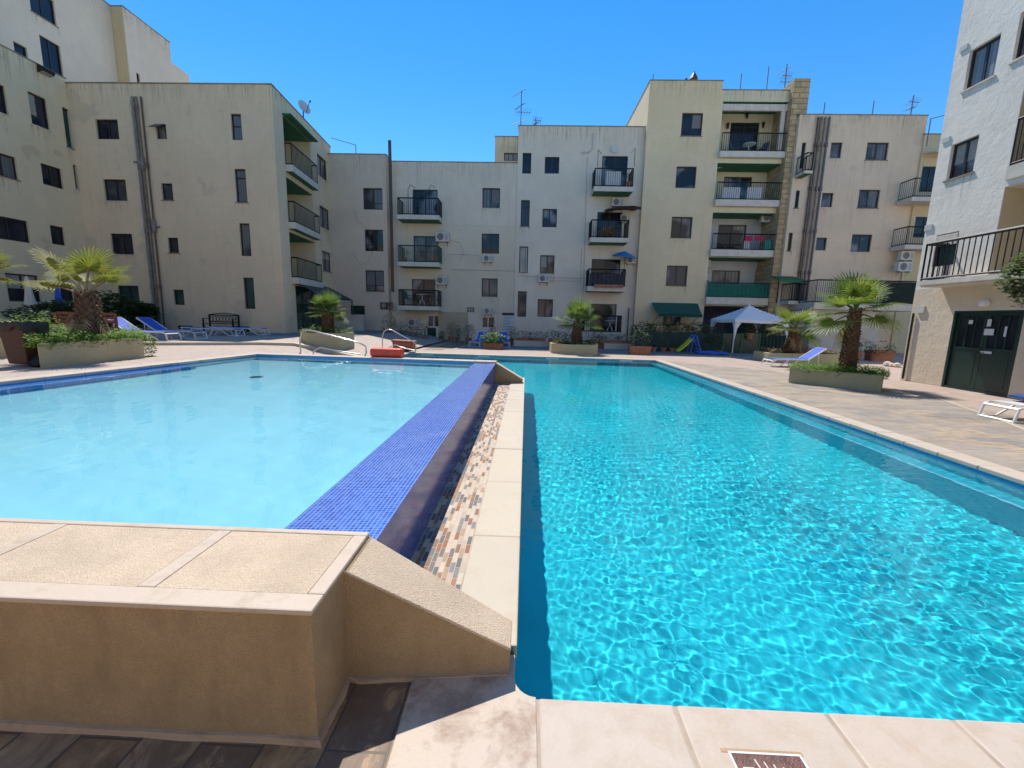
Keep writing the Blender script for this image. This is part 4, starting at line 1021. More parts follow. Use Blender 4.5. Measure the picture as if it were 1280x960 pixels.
q = MB(); Wp = W.shift(.005); zc = W.uz(600,281)[1]; zg = W.uz(600,392)[1]; Wp.holes = [(h[0]-.002,h[1]+.002,h[2]-.002,h[3]+.002,.006) for h in W.holes if h[2] > zg-.6]
Wp.mesh(q, W.uz(500,300)[0], 8.05, zg, zc); q.build('repainted_wall_panel', M['stucco_panel'], b)
building('central', '', foot, zt5, 'stucco_white', {'root': b, 0: W})
# left side panels on balconies, parasol arms
b5 = b
for px in ((546,285,562,303,'air conditioner beside the middle balcony of the central white block'), (546,344,560,356,'air conditioner beside the lowest balcony of the central white block'), (604,317,616,328,'air conditioner under the middle window right of the balconies'),
           (605,384,616,393,'air conditioner above the small white ground floor window'), (511,398,525,408,'air conditioner low beside the small white door window')): ac_on(W, px[:4], px[4])
# steps, patched masonry
m = MB(); u0,u1,z0,z1 = W.box((548,390,585,424)); W.slab(m, u0, u1, 0, z1, -.012, 0); m.build('bare_stone_patch', M['stucco_bare'], b5)
# rooftop room
p0, p1 = D(619,171,31), D(652,171,31)
b = thing('rooftop_room', (-1.5,31,zt5), 'small beige rooftop room with lattice opening behind central block', 'rooftop room')
foot = [(p0.x,31),(p1.x+.4,31),(p1.x+.4,34),(p0.x,34)]; W = Wall(foot[0], foot[1]); window(W, b, (630,191,647,201), 'glass_pale', 'three', frame='pipe_brown')
building('room', '', foot, D(635,171,31).z, 'stucco_beige', {'root': b, 0: W}, z0=8)

# --- central white block, taller part
b = bthing(3, 28.5, 'taller pale grey block with four balconies beside the sand tower')
xr = D(803,260,Y0).x
foot = [(-.80,Y0-.05),(xr,Y0-.05),(xr,40),(-.80,40)]
W = Wall(foot[0], foot[1])
for px, pane, st in (((653,191,664,217),'glass','single'), ((681,196,699,217),'glass','two'), ((651,250,662,283),'glass_grey','high'), ((678,261,696,284),'glass_curtain','two'),
                     ((649,308,660,341),'glass_pale','single'), ((675,319,693,342),'glass_grey','two'), ((647,364,658,396),'glass_grey','high'), ((672,374,691,396),'glass_grey','two')): window(W, b, px, pane, st)
for px, pane in (((752,195,784,234),'glass_curtain'), ((746,265,777,298),'glass'), ((739,324,775,359),'glass_curtain'), ((738,380,770,415),'glass_curtain')): window(W, b, px, pane, 'two', name='balcony_door', depth=.12)
W2 = W.shift(1.1)
for (l, r_, zt, th, cloth) in ((742.5,792,233,.27,None), (738,786,297,.27,None), (734.5,782,358,.3,None), (729,777,415.5,.3,None)):
    u0 = W2.uz(l, zt)[0]; u1 = W2.uz(r_, zt)[0]; z = W2.uz(760, zt)[1]
    balcony(W, b, u0, u1, z, 1.1, th, 1.02, cloth=cloth)
zt6 = D(720,158.5,Y0).z
m = MB(); u0 = W2.uz(729,415)[0]; u1 = W2.uz(777,415)[0]; W.slab(m, u0, u1, -.1, W2.uz(750,415.5)[1]-.3, -1.05, 0); m.build('balcony_plinth', M['terrace_white'], b)
building('central2', '', foot, zt6, 'stucco_white2', {'root': b, 0: W})
W6 = W
ac_on(W, (673,342,686,353), 'air conditioner under the second floor window of the taller grey block')
ac_on(W, (764,249,778,259), 'air conditioner just below the green underside of the top balcony', .0)
ac_on(W, (776,268,786,278), 'small air conditioner right of the second highest balcony door')
ac_on(W, (782,322,794,330), 'air conditioner behind the blue parasol on the grey block')
m = MB(); c = W.P(*W.uz(768,187), -.05); m.tube([c+Vector((0,.05,0)), c-Vector((0,.05,0))], .22, 20); tag(m.build('round_vent', M['ac_grey']), 'round grey wall vent above the top balcony door', 'vent')
m = MB(); pts = [W.P(*W.uz(742,167), -.05), W.P(*W.uz(741,186), -.05), W.P(*W.uz(736,191), -.05), W.P(*W.uz(726,191), -.05)]; m.tube(pts, .045, 6); tag(m.build('overflow_pipe', M['ac_grey']), 'thin bent pipe high on the grey block wall', 'pipe')
m = MB(); x = D(785,400,27.9).x; m.tube([(x,27.85,D(0,367,28).z),(x,27.85,.1)], .03, 6); tag(m.build('downpipe', M['iron']), 'thin dark downpipe beside the ground floor balcony', 'downpipe')

# --- sand coloured tower with four recessed balconies
b = bthing(11, 28, 'tall sand coloured tower with four deep green ceilinged balconies')
YT = 27.6
xl = D(802,260,YT).x; xm = D(886,300,YT).x; xr = D(975,250,YT).x
foot = [(xl,YT),(xm,YT),(xr,YT),(xr,40),(xl,40)]
W = Wall(foot[0], foot[1]); WBay = Wall(foot[1], foot[2])
for px, pane in (((852,141,878,170),'glass'), ((845,208,870,235),'glass_curtain'), ((839,271,865,298),'glass_curtain'), ((833,332,859,357),'glass_grey')): window(W, b, px, pane, 'two', fw=.07)
window(W, b, (829,394,851,407), 'glass', 'two'); 
L = WBay.L; e = .10
def zb(px, py): return WBay.uz(px, py)[1]
levels = [(zb(935,191.5), zb(940,127)), (zb(930,251.5), zb(935,204)), (zb(922,313.5), zb(927,266)), (zb(915,372.5), zb(920,322))]
doors = [((912,153,948,189),'glass',None,'stucco_cream'), ((904,221,939,249),'glass_curtain',None,'stucco_cream'), ((897,281,932,311),'glass_curtain',None,'terrace_cool'), ((889,338,924,369),'glass_grey',((943,336,951,362),'glass_pale'),'terrace_cool')]
M['terrace_cool'] = plain('pale_blue_white_plaster', (.50,.52,.52), .85, .1, 1.0)
for i, ((z0, z1), (dr, pane, ex, bm)) in enumerate(zip(levels, doors)):
    bal, B = loggia(WBay, b, e, L-e, z0, z1, 1.5, dr, pane, backmat=bm, extra=ex, rail_mat='iron' if i < 3 else 'green_iron', proud=.30, slab_t=[.32,.36,.38,.42][i], rail_h=[1.02,1.0,.95,.9][i])
    if i == 3:
        c = MB(); n = 60; z0_ = z0
        for k in range(n):
            a = e+.06+(L-2*e-.12)*k/n; d_ = e+.06+(L-2*e-.12)*(k+1)/n
            c.quad(WBay.P(a,z0_+.06,-.22+.015*math.sin(k*1.7)), WBay.P(d_,z0_+.06,-.22+.015*math.sin((k+1)*1.7)), WBay.P(d_,z0_+.84,-.22+.015*math.sin((k+1)*1.7)), WBay.P(a,z0_+.84,-.22+.015*math.sin(k*1.7)))
        c.build('balcony_cloth', M['fabric_green'], bal)
# top pergola beam and white post
m = MB(); u0, u1 = WBay.uz(898,134)[0], WBay.uz(988,134)[0]; za, zb_ = zb(940,138), zb(940,130); WBay.slab(m, e+.02, L-e-.02, za, zb_, .0, .14); WBay.slab(m, L-e-.38, L-e-.16, levels[0][0], za, .0, .16); m.build('balcony_beam', M['trim_white'], b)
# ground floor opening
WBay.holes.append((e, L-e, .05, levels[3][0]-.5, 2.2)); q = MB(); WBay.shift(-2.2).mesh(q, e, L-e, .05, levels[3][0]-.5); q.build('ground_floor_wall', M['curtain_navy'], b)
building('tower7', '', foot, D(858,101,YT).z, 'stucco_beige', {'root': b, 0: W, 1: WBay}) if False else None
zt7 = D(858,101,YT).z; ztb = D(940,113,YT).z
# the bay is a little lower than the tower, so its walls are meshed apart
def walls_roof(b, foot, z1, mat, ws, z0=-.3):
    building('x', '', foot, z1, mat, {'root': b, **ws}, z0=z0)
walls_roof(b, [(xl,YT),(xm,YT),(xm,40),(xl,40)], zt7, 'stucco_beige', {0: W})
walls_roof(b, [(xm+.001,YT),(xr,YT),(xr,40),(xm+.001,40)], ztb, 'stucco_cream', {0: WBay})
# rough stone pier at its right edge
p0, p1 = D(975,250,27.3), D(994,250,27.3)
m = MB(); m.box(p0.x,p1.x,27.2,40,-.2,D(1000,99,27.3).z); m.build('stone_pier', M['stone_wall'], b)
for px in ((890,208,899,214,'air conditioner at the left wall of the third floor balcony of the sand tower'),): pass
B = WBay.shift(-.9)
for (px, lab) in (((893,130,903,141),'small air conditioner under the roof of the top tower balcony'), ((890,199,900,211),'air conditioner at upper left inside second tower balcony'), ((949,263,965,279),'air conditioner high at the right inside third tower balcony'),
                  ((876,323,885,334),'air conditioner at upper left inside green clothed balcony'), ((876,339,885,351),'lower air conditioner at left inside green clothed balcony')):
    ac_on(B, px, lab)
# ornate lanterns beside the top balcony door
B = WBay.shift(-1.5)
for (px, lab) in (((909,158),'lantern left of the top tower balcony door'), ((953,157),'lantern right of the top tower balcony door'), ((933,145),'lantern above the top tower balcony door')):
    p = B.P(*B.uz(*px), -.12); t = thing('wall_lantern', p, lab, 'lantern', 'wall lanterns on the top balcony')
    m = MB(); m.lathe([(.05,-.18),(.09,.06),(.11,.07),(.03,.17),(.02,.2)], p, 6); m.build('lantern_body', M['iron'], t); m = MB(); m.tube([p+Vector((0,0,.15)), p+Vector((0,.08,.22)), p+Vector((0,.12,-.05))], .012, 5); m.build('bracket', M['iron'], t)
# small ornament on roof (statue)
p = D(867,100,28.5); p.z = zt7; t = thing('roof_ornament', p, 'small terracotta roof ornament shaped like a shrine on top of the sand tower', 'ornament')
m = MB(); m.lathe([(.24,0),(.24,.12),(.17,.14),(.19,.5),(.27,.55),(.16,.75),(.05,.92),(.02,1.0)], p, 6); m.build('ornament_body', M['pipe_brown'], t); m = MB(); m.box(p.x-.52,p.x-.40,p.y-.1,p.y+.1,p.z,p.z+.55); m.build('ornament_post', M['iron'], t)

# --- stained block right of the tower
YR = 27.0
b = bthing(19.5, 27.5, 'stained pinkish block with rusty pipes between the sand tower and the white right building')
x0 = D(994,250,YR).x - .3; x1 = D(1143,250,YR).x
foot = [(x0,YR),(x1,YR),(x1,40),(x0,40)]; W = Wall(foot[0], foot[1]); W8 = W
for px, pane, st in (((1038,178,1052,198),'glass_grey','single'), ((1083,178,1110,200),'glass_grey','two'), ((1027,241,1041,259),'glass_grey','single'), ((1073,237,1099,260),'glass_grey','two'), ((1020,297,1033,313),'glass_grey','single'), ((1064,293,1089,315),'glass_curtain','two'), ((1058,346,1071,352),'glass_grey','single')): window(W, b, px, pane, st)
for px in ((1001,178,1006,211),(994,238,999,260),(985,291,990,314)): window(W, b, (px[0],px[1],px[2],px[3]), 'glass', 'none', name='balcony_door' if px[1]==178 else 'window')
W2 = W.shift(.9); u0 = W2.uz(993,214)[0]; u1 = W2.uz(1016,214)[0]; balcony(W, b, max(u0,.1), u1, W2.uz(1005,213)[1], .9, .15, .95)
u0 = W2.uz(968,377)[0]; u1 = W2.uz(1008,377)[0]; balcony(W, b, .1, u1, W2.uz(990,376)[1], .9, .2, 1.0, green=False)
building('far', '', foot, D(1080,144,YR).z, 'stucco_far', {'root': b, 0: W})
# first floor terrace
YB = 24.6
p0, p1 = D(1018,380,YB), D(1138,379,YB); zs = (p0.z+p1.z)/2
m = MB(); m.box(p0.x,p1.x+.6,YB,YR-.002,zs-.35,zs); bal = m.build('terrace_slab', M['trim_white'], b)
r = MB(); railing(r, [(p0.x+.05,YR-.1),(p0.x+.05,YB+.06),(p1.x+.5,YB+.06)], zs, zs+1.25, gap=.11, rb=.014); r.build('railing', M['iron'], bal)
c = MB(); c.box(D(1085,365,YB).x,p1.x+.5,YB+.10,YB+.115,zs+.08,zs+1.2); c.build('railing_screen', M['mesh_green'], bal)
m = MB(); m.box(p0.x+.2,p1.x-1.2,YB+.35,YR-.1,-.1,zs-.352); m.build('ground_floor_room', M['terrace_white'], b)
t = thing('soil_pipes', (D(1028,250,YR-.1).x,YR-.1,0), 'rusty bundle of tall pipes down the stained block', 'pipes')
for (px, r_, mt) in ((1014,.07,'pipe'),(1019,.05,'pipe'),(1024,.06,'antenna'),(1010,.04,'pipe_brown')):
    x = D(px,250,YR-.1).x; m = MB(); m.tube([(x,YR-.1,D(px,147,YR).z),(x,YR-.1,.6)], r_, 8)
    for k in range(5): zz = 2.2+2.4*k; m.tube([(x,YR-.1,zz),(x,YR-.1,zz+.2)], r_*1.5, 8)
    m.build('pipe', M[mt], t)
# green canopy on small balcony
p0, p1 = D(973,347,YR-1), D(1003,347,YR-1); t = thing('awning', p0, 'small green corrugated canopy beside the rough stone pier', 'awning', 'green awnings')
m = MB(); m.hexa([(p0.x,YR-1.1,p0.z-.1),(p1.x,YR-1.1,p0.z-.1),(p1.x,YR-.02,p0.z+.15),(p0.x,YR-.02,p0.z+.15),(p0.x,YR-1.1,p0.z-.06),(p1.x,YR-1.1,p0.z-.06),(p1.x,YR-.02,p0.z+.19),(p0.x,YR-.02,p0.z+.19)])
m.quad((p0.x,YR-1.1,p0.z-.28),(p1.x,YR-1.1,p0.z-.28),(p1.x,YR-1.1,p0.z-.08),(p0.x,YR-1.1,p0.z-.08)); m.build('canvas', M['soffit_green'], t)
m = MB(); m.bar((p0.x+.03,YR-1.05,zs),(p0.x+.03,YR-1.05,p0.z-.1),.05); m.bar((p1.x-.03,YR-1.05,zs),(p1.x-.03,YR-1.05,p0.z-.1),.05); m.build('awning_post', M['iron'], t)

# --- narrow ochre block with balconies beyond it
b = bthing(24, 26, 'narrow ochre block with small balconies half hidden by the white right building')
Yn = 26.9; xa = D(1143,250,Yn).x
foot = [(xa,Yn),(xa+9,Yn),(xa+9,38),(xa,38)]; W = Wall(foot[0], foot[1])
for px in ((1151,208,1175,240),(1143,271,1170,297)): window(W, b, px, 'glass', 'two', name='balcony_door')
for px in ((1140,248),(1131,308)):
    W2 = W.shift(1.0); balcony(W, b, W2.uz(px[0],px[1])[0], 3.4, W2.uz(px[0]+8,px[1]-2)[1], 1.0, .22, 1.0, rail_mat='green_iron' if px[1] < 300 else 'iron', green=False)
m = MB(); u = W.uz(1152,196)[0]; z = W.uz(1160,192)[1]; m.hexa([W.P(u,z-.22,-.9),W.P(3.4,z-.22,-.9),W.P(3.4,z,0),W.P(u,z,0),W.P(u,z-.18,-.9),W.P(3.4,z-.18,-.9),W.P(3.4,z+.12,0),W.P(u,z+.12,0)]); m.build('balcony_canopy', M['trim_white'], b)
building('narrow', '', foot, D(1155,168,Yn).z, 'stucco_ochre', {'root': b, 0: W})
ac_on(W.shift(.3), (1121,315,1137,326), 'upper air conditioner of the pair beneath the narrow ochre block balcony'); ac_on(W.shift(.3), (1117,329,1134,340), 'lower air conditioner of the pair beneath the narrow ochre block balcony')

# --- white building on the right
b = bthing(15, 8, 'white stuccoed building on the right with dark green double doors')
XR = 11.5; yb_ = 13.2
foot = [(XR,yb_),(XR,-9),(24,-9),(24,yb_)]
foot = foot[:]  # ccw
W = Wall((XR,yb_),(XR,-9)); WR = W
window(W, b, (1210,55,1245,102), 'glass_curtain', 'two'); window(W, b, (1187,176,1219,219), 'glass_grey', 'two')
u0,u1,z0,z1 = W.box((1168,292,1195,332)); w = window(W, b, None, 'glass_green', 'single', uz=(u0,u1,z0,z1))
q = MB(); W.slab(q, u0+.02, u1-.02, z1-.32, z1-.03, -.01, .03); q.build('white_shutter', M['trim_white'], w)
window(W, b, (1272,10,1300,66), 'glass_grey', 'single')
window(W, b, (1291,410,1330,450), 'glass_grey', 'single', frame='frame_white')
ub0, ub1 = yb_-11.25, yb_-6.0
zt = [ (2.86,5.0), (5.45,7.75) ]
for i, (a, c) in enumerate(zt):
    W.holes.append((ub0, ub1, a, c, 1.9)); B = W.shift(-1.9)
    window(B, b, None, 'glass', 'three', name='balcony_door', uz=(ub0+.9, ub0+3.9, a+.02, a+1.95), fw=.09)
    q = MB(); B.mesh(q, ub0, ub1, a, c); q.build('balcony_back_wall', M['stucco_bay'], b)
    q = MB(); W.slab(q, ub0+.003, ub1-.003, a+.004, c-.004, .02, .03) if False else None
    s = MB(); W.slab(s, ub0, ub1, a-.3, a+.012, -.04, 1.88); bal = s.build('balcony', M['trim_white'], b)
    q = MB(); B2 = Wall((W.P(ub0+.004,0,.01).x, W.P(ub0,0,0).y-.004), (W.P(ub0,0,1.89).x, W.P(ub0,0,0).y-.004)); q.quad(W.P(ub0+.004,a+.02,.02), W.P(ub0+.004,a+.02,1.89), W.P(ub0+.004,c-.02,1.89), W.P(ub0+.004,c-.02,.02)); q.build('balcony_side_wall', M['stucco_bay'], bal)
    if i: r = MB(); railing(r, [W.P(ub0+.05,0,-.02), W.P(ub1,0,-.02)], a, a+1.05, gap=.1); r.build('railing', M['iron'], bal)
W.holes.append((ub0, ub1, 8.35, 10.1, 1.9)); q = MB(); W.shift(-1.9).mesh(q, ub0, ub1, 8.35, 10.1); q.build('balcony_back_wall', M['stucco_bay'], b)
# long narrow balcony over the doors
s = MB(); ua, uc = W.shift(.65).uz(1148,358)[0], 9.5; zsl = 2.86
W.slab(s, ua-.05, uc, zsl-.12, zsl, -.65, -.002); W.slab(s, ua+.0, uc, zsl-.17, zsl-.121, -.60, -.002); bal = s.build('balcony', M['trim_white'], b)
r = MB(); railing(r, [W.P(ua,0,-.02), W.P(ua,0,-.60), W.P(uc,0,-.60)], zsl, zsl+.98, gap=.14, rb=.017, top=.03); r.build('railing', M['iron'], bal)
# green double doors
u0, u1 = W.uz(1184,440)[0], W.uz(1271,440)[0]; zd0, zd1 = -.01, 2.05; W.holes.append((u0,u1,zd0,zd1,.12))
df = MB(); W.slab(df, u0, u0+.06, 0, zd1, .0, .10); W.slab(df, u1-.06, u1, 0, zd1, 0, .10); W.slab(df, u0+.06, u1-.06, zd1-.06, zd1, 0, .10); W.slab(df, u0+.06, u1-.06, 0, .05, .01, .10); df.build('door_frame', M['door_green'], b)
um = (u0+u1)/2
for k, (a, c) in enumerate(((u0+.065, um-.004), (um+.004, u1-.065))):
    d = MB(); W.slab(d, a, c, .055, 1.08, .05, .09); W.slab(d, a, a+.07, 1.08, 1.985, .05, .09); W.slab(d, c-.07, c, 1.08, 1.985, .05, .09); W.slab(d, a+.07, c-.07, 1.93, 1.985, .05, .09); W.slab(d, a+.02, c-.02, 1.06, 1.11, .035, .05)
    W.slab(d, a+.12, c-.12, .15, .98, .044, .0499)
    for j in (1,2): uu = a+.07+(c-a-.14)*j/3; W.slab(d, uu-.014, uu+.014, 1.08, 1.93, .055, .085)
    dd = d.build('door', M['door_green'], b)
    g = MB(); g.quad(W.P(a+.07,1.08,.075), W.P(c-.07,1.08,.075), W.P(c-.07,1.93,.075), W.P(a+.07,1.93,.075)); g.quad(W.P(u0,0,.118),W.P(u1,0,.118),W.P(u1,2.05,.118),W.P(u0,2.05,.118)) if k == 0 else None; g.build('door_pane', M['glass'], dd)
    h = MB(); hu = c-.035 if k == 0 else a+.035; h.tube([W.P(hu,1.0,.05), W.P(hu,1.0,-.01), W.P(hu+(-.08 if k==0 else .08),1.0,-.01)], .009, 6); h.build('door_handle', M['iron'], dd)
building('right', '', [(XR,yb_),(XR,-9),(24,-9),(24,yb_)], 11.6, 'stucco_right', {'root': b, 0: W})
# tan paint on the ground storey, a skirting and a vertical dark pipe
m = MB(); Wt = W.shift(.004); Wt.holes = [(u0-.003,u1+.003,-.02,zd1+.003,.0041)] + [(h[0],h[1],h[2],h[3],.0041) for h in W.holes if h[3] < 2.5 and h[0] > u1]
Wt.mesh(m, .0, 14, 0.0, zsl-.18); m.build('ground_storey_wall', M['stucco_right_low'], b)
for (pp, zz0, zz1, mt, lab) in (((1128,),.0,2.0,'pipe_brown','thin dark vertical pipe at the far end of the white right building'),):
    u = W.uz(1136,440)[0]; m = MB(); m.tube([W.P(u,.05,-.05), W.P(u,2.0,-.05)], .028, 8); tag(m.build('downpipe', M['iron']), lab, 'downpipe')
def on_wall(name, px, depth, mat, label, cat, W=WR):
    u0,u1,z0,z1 = W.box(px); m = MB(); W.slab(m, u0,u1,z0,z1,-depth,-.006); o = m.build(name, M[mat]); return tag(o, label, cat)
on_wall('junction_box', (1148,383,1157,391), .05, 'ac_grey', 'grey junction box on tan wall left of the green doors', 'box')
on_wall('wall_vent', (1157,281,1166,288), .03, 'ac_grey', 'small wall vent left of the shuttered window', 'vent'); on_wall('wall_vent', (1179,172,1188,178), .03, 'ac_grey', 'small wall vent left of the middle bare window', 'vent'); on_wall('wall_vent', (1201,57,1210,63), .03, 'ac_grey', 'small wall vent left of the highest window', 'vent')
u, z = WR.uz(1234,379); p = WR.P(u, z, -.02); t = thing('wall_lamp', p, 'round white bulkhead lamp on the wall above green doors', 'lamp')
m = MB(); m.tube([p, p+Vector((-.04,0,0))], .10, 16); m.build('lamp_base', M['white_plastic'], t); m = MB(); m.tube([p+Vector((-.04,0,0)), p+Vector((-.12,0,0)), p+Vector((-.15,0,0))], [.09,.085,.03], 16); m.build('lamp_cover', M['white_plastic'], t)
# notices on the doors
for (px, lab) in (((1209,400,1214,405),'small white notice on the left green door'), ((1228,411,1240,419),'white paper notice on the right green door'), ((1232,399,1237,408),'small picture notice above white paper on right door'), ((1253,408,1256,421),'narrow white notice at right edge of the green doors'), ((1224,439,1238,442),'white name plate across the middle of the green doors')):
    on_wall('notice', px, -.048+.045, 'white_cloth', lab, 'notice') if False else None
    u0_,u1_,z0_,z1_ = WR.box(px); m = MB(); WR.slab(m,u0_,u1_,z0_,z1_,.025 if 'plate' in lab else .040,.0445 if not 'plate' in lab else .034); tag(m.build('notice', M['white_towel']), lab, 'notice', 'notices on the green doors')

# unseen block added behind the camera for warm bounce light and darker panes
b = bthing(-4, -14, 'unseen long cream block added behind the photographer for warm fill light')
foot = [(-33,-22),(26,-22),(26,-13),(-33,-13)]; W = Wall(foot[2], foot[3])
for i in range(12):
    for j in range(4): window(W, b, None, 'glass_grey', 'two', uz=(2.5+4.6*i, 4.1+4.6*i, 1.2+2.8*j, 2.5+2.8*j))
building('near', '', foot, 12.2, 'stucco_tower', {'root': b, 2: W})
# thin conduits and cables on the central blocks
def cable(pts, y, label, r=.008, mat='pipe'):
    m = MB(); m.tube([D(px,py,y) for px,py in pts], r, 5); tag(m.build('wall_cable', M[mat]), label, 'cable', 'cables and conduits fixed to the facades')
cable([(727,312),(726,352),(700,351),(688,351)], 27.9, 'conduit loop right of the third row window on grey block')
cable([(734,196),(731,300),(729,372)], 27.9, 'long vertical conduit left of the stacked grey block balconies')
cable([(650,345),(690,347),(735,348)], 27.9, 'horizontal cable below third row windows of the grey block')
cable([(442,262),(447,276),(459,286)], 27.4, 'slack cable under the upper window of the pinkish block')
cable([(441,315),(450,331),(459,328),(466,315)], 27.4, 'hanging cable loop between windows of the pinkish block')
cable([(560,300),(575,303),(580,316),(574,327)], 27.9, 'curved cable right of the middle balcony air conditioner')
cable([(562,318),(600,319)], 27.9, 'short horizontal conduit right of the middle balcony')
cable([(566,337),(600,338),(645,339)], 27.9, 'long horizontal conduit across the central block below middle window')
cable([(618,389),(622,392),(622,412)], 27.9, 'bent conduit right of the ground floor air conditioner')
# ------------------------------------------------------------------ awnings, parasols, laundry on the facades
p0, p1 = D(815,378,27.5), D(873,378,27.5); t = thing('awning', p0, 'wide dark green canvas awning over the ground floor window of the sand tower', 'awning', 'green awnings')
zf = D(830,393,26.2).z; xa, xb = D(823,395,26.2).x, D(878,395,26.2).x
m = MB(); n = 16
for i in range(n):
    a, b_ = i/n, (i+1)/n
    def q(f, s): 
        top = Vector((p0.x+(p1.x-p0.x)*f, 27.58, p0.z)); bot = Vector((xa+(xb-xa)*f, 26.2, zf)); v = top.lerp(bot, s); v.z -= .06*math.sin(s*PI); return v
    for j in range(4): m.quad(q(a,j/4), q(a,(j+1)/4), q(b_,(j+1)/4), q(b_,j/4))
m.build('canvas', M['awning_green'], t)
m = MB()
for i in range(n): 
    x = xa+(xb-xa)*i/n; x2 = xa+(xb-xa)*(i+1)/n; m.quad((x,26.2,zf-.12-.02*(i%2)),(x2,26.2,zf-.12-.02*((i+1)%2)),(x2,26.2,zf),(x,26.2,zf))
m.build('valance', M['awning_green'], t)
m = MB(); m.bar((xa,26.22,zf-.01),(xb,26.22,zf-.01),.05); m.bar((xa+.1,26.25,zf-.02),(xa+.1,27.58,zf-.5),.03); m.bar((xb-.1,26.25,zf-.02),(xb-.1,27.58,zf-.5),.03); m.build('awning_arm', M['iron'], t)
# sloping awning over the veranda of the left block
t = thing('awning', (-11.5,24,3), 'dark sloping awning over the glazed veranda of the left block', 'awning', 'green awnings')
m = MB(); a, b_, c, d = (-12.05,22.2,3.15), (-12.3,26.4,3.15), (-10.9,26.4,2.45), (-10.7,22.2,2.45); m.hexa([d,c,b_,a,tuple(Vector(d)+Vector((0,0,.04))),tuple(Vector(c)+Vector((0,0,.04))),tuple(Vector(b_)+Vector((0,0,.04))),tuple(Vector(a)+Vector((0,0,.04)))]); m.build('canvas', plain('grey_green_canvas', (.06,.075,.07), .8, .2, 2), t)
m = MB()
for y in (22.25,26.35): m.bar((-10.85,y,2.44),(-10.85,y,.3),.06)
m.bar((-10.8,22.2,2.43),(-10.95,26.4,2.43),.05); m.build('awning_post', M['iron'], t)

def parasol(loc, h, r, label, cloth, open_=True, tilt=(0,0), group='parasols', drop=.35, n=8, closed_len=1.2):
    x, y, z = loc; t = thing('parasol', loc, label, 'parasol', group)
    m = MB(); m.tube([(x,y,z),(x,y,z+h)], .02, 8); m.build('pole', M['white_plastic'] if not open_ else M['antenna'], t)
    c = MB()
    if open_:
        c.M = Matrix.Translation((x,y,z+h)) @ Matrix.Rotation(tilt[0],4,'X') @ Matrix.Rotation(tilt[1],4,'Y')
        vs = [(0,0,0)]; k = n*4
        for ring, (rr, zz) in enumerate(((.5,-drop*.38),(1.0,-drop))):
            for j in range(k):
                a = 2*PI*j/k; s_ = 1-.06*abs(math.sin(a*n/2)); vs.append((r*rr*s_*math.cos(a), r*rr*s_*math.sin(a), zz+ (.05*r*abs(math.sin(a*n/2)) if ring else 0)))
        fs = [(0,1+j,1+(j+1)%k) for j in range(k)] + [(1+j,1+k+j,1+k+(j+1)%k,1+(j+1)%k) for j in range(k)]
        c.add(vs, fs)
        o = c.build('canopy', M[cloth], t); 
        rb = MB(); rb.M = c.M
        for j in range(n): a = 2*PI*j/n; rb.bar((0,0,-.03),(r*.97*math.cos(a),r*.97*math.sin(a),-drop-.02),.015)
        rb.build('rib', M['antenna'], t)
    else:
        prof = [(.02,h),(.06,h-.1),(.10,h-closed_len*.5),(.17,h-closed_len*.9),(.12,h-closed_len)]
        k = 16; vs = []; fs = []
        for i, (rr, zz) in enumerate(prof):
            for j in range(k): a = 2*PI*j/k; s_ = 1+.25*math.cos(a*5+i*.4); vs.append((x+rr*s_*math.cos(a), y+rr*s_*math.sin(a), z+zz))
        for i in range(len(prof)-1):
            for j in range(k): fs.append((i*k+j, (i+1)*k+j, (i+1)*k+(j+1)%k, i*k+(j+1)%k))
        c.add(vs, fs); o = c.build('closed_canopy', M[cloth], t)
    return t
pp = D(781,330,27.2); parasol((pp.x,27.3,D(781,358,27.3).z+.0), D(781,314,27.3).z-D(781,358,27.3).z, .78, 'small open blue parasol on a balcony of the grey block', 'blue_cloth', tilt=(.15,.1))
pp = D(778,262,27.3); parasol((pp.x,27.3,D(778,297,27.3).z), D(778,258,27.3).z-D(778,297,27.3).z, 1.15, 'wide dark brown parasol beneath the top balcony of the grey block', 'brown_thatch', tilt=(.06,-.06), drop=.22)
# left terrace parasols
g = D(38,380,16.5); parasol((g.x,16.5,.56), D(38,345,16.5).z-.56, 1, 'tall closed off white parasol on the left terrace', 'white_cloth', False, closed_len=1.3)
g = D(74,380,17.5); parasol((g.x,17.5,.56), D(74,358,17.5).z-.56, 1, 'closed bright blue parasol on the left terrace', 'blue_plastic', False, closed_len=1.0)
# laundry and things on the balconies
def hang(W, px, mat, label, out, name='towel', cat='laundry', group='laundry on the balconies', folds=10):
    u0,u1,z0,z1 = W.box(px); m = MB(); k = folds
    for i in range(k):
        a, c = u0+(u1-u0)*i/k, u0+(u1-u0)*(i+1)/k; o1, o2 = out+.02*math.sin(i*1.8), out+.02*math.sin((i+1)*1.8)
        m.quad(W.P(a,z0,-o1), W.P(c,z0,-o2), W.P(c,z1,-o2), W.P(a,z1,-o1)); m.quad(W.P(c,z0,-o2+.03), W.P(a,z0,-o1+.03), W.P(a,z1,-o1+.03), W.P(c,z1,-o2+.03)); m.quad(W.P(a,z1,-o1), W.P(c,z1,-o2), W.P(c,z1,-o2+.03), W.P(a,z1,-o1+.03))
    return tag(m.build(name, M[mat]), label, cat, group)
Wr = WBay.shift(.28)
hang(Wr, (931,295,941,301), 'red_cloth', 'crimson towel over the railing of the third tower balcony, left of its pair', .03)
hang(Wr, (944,295,954,301), 'red_cloth', 'crimson towel over the railing of the third tower balcony, nearer the stone pier', .03)
Wr = WBay.shift(.1)
hang(Wr, (930,301,937,312), 'white_towel', 'white cloth hanging behind railing under the crimson towels', .0); hang(Wr, (956,300,965,312), 'teal_cloth', 'teal cloth hanging at the right end of the third tower balcony', .0)
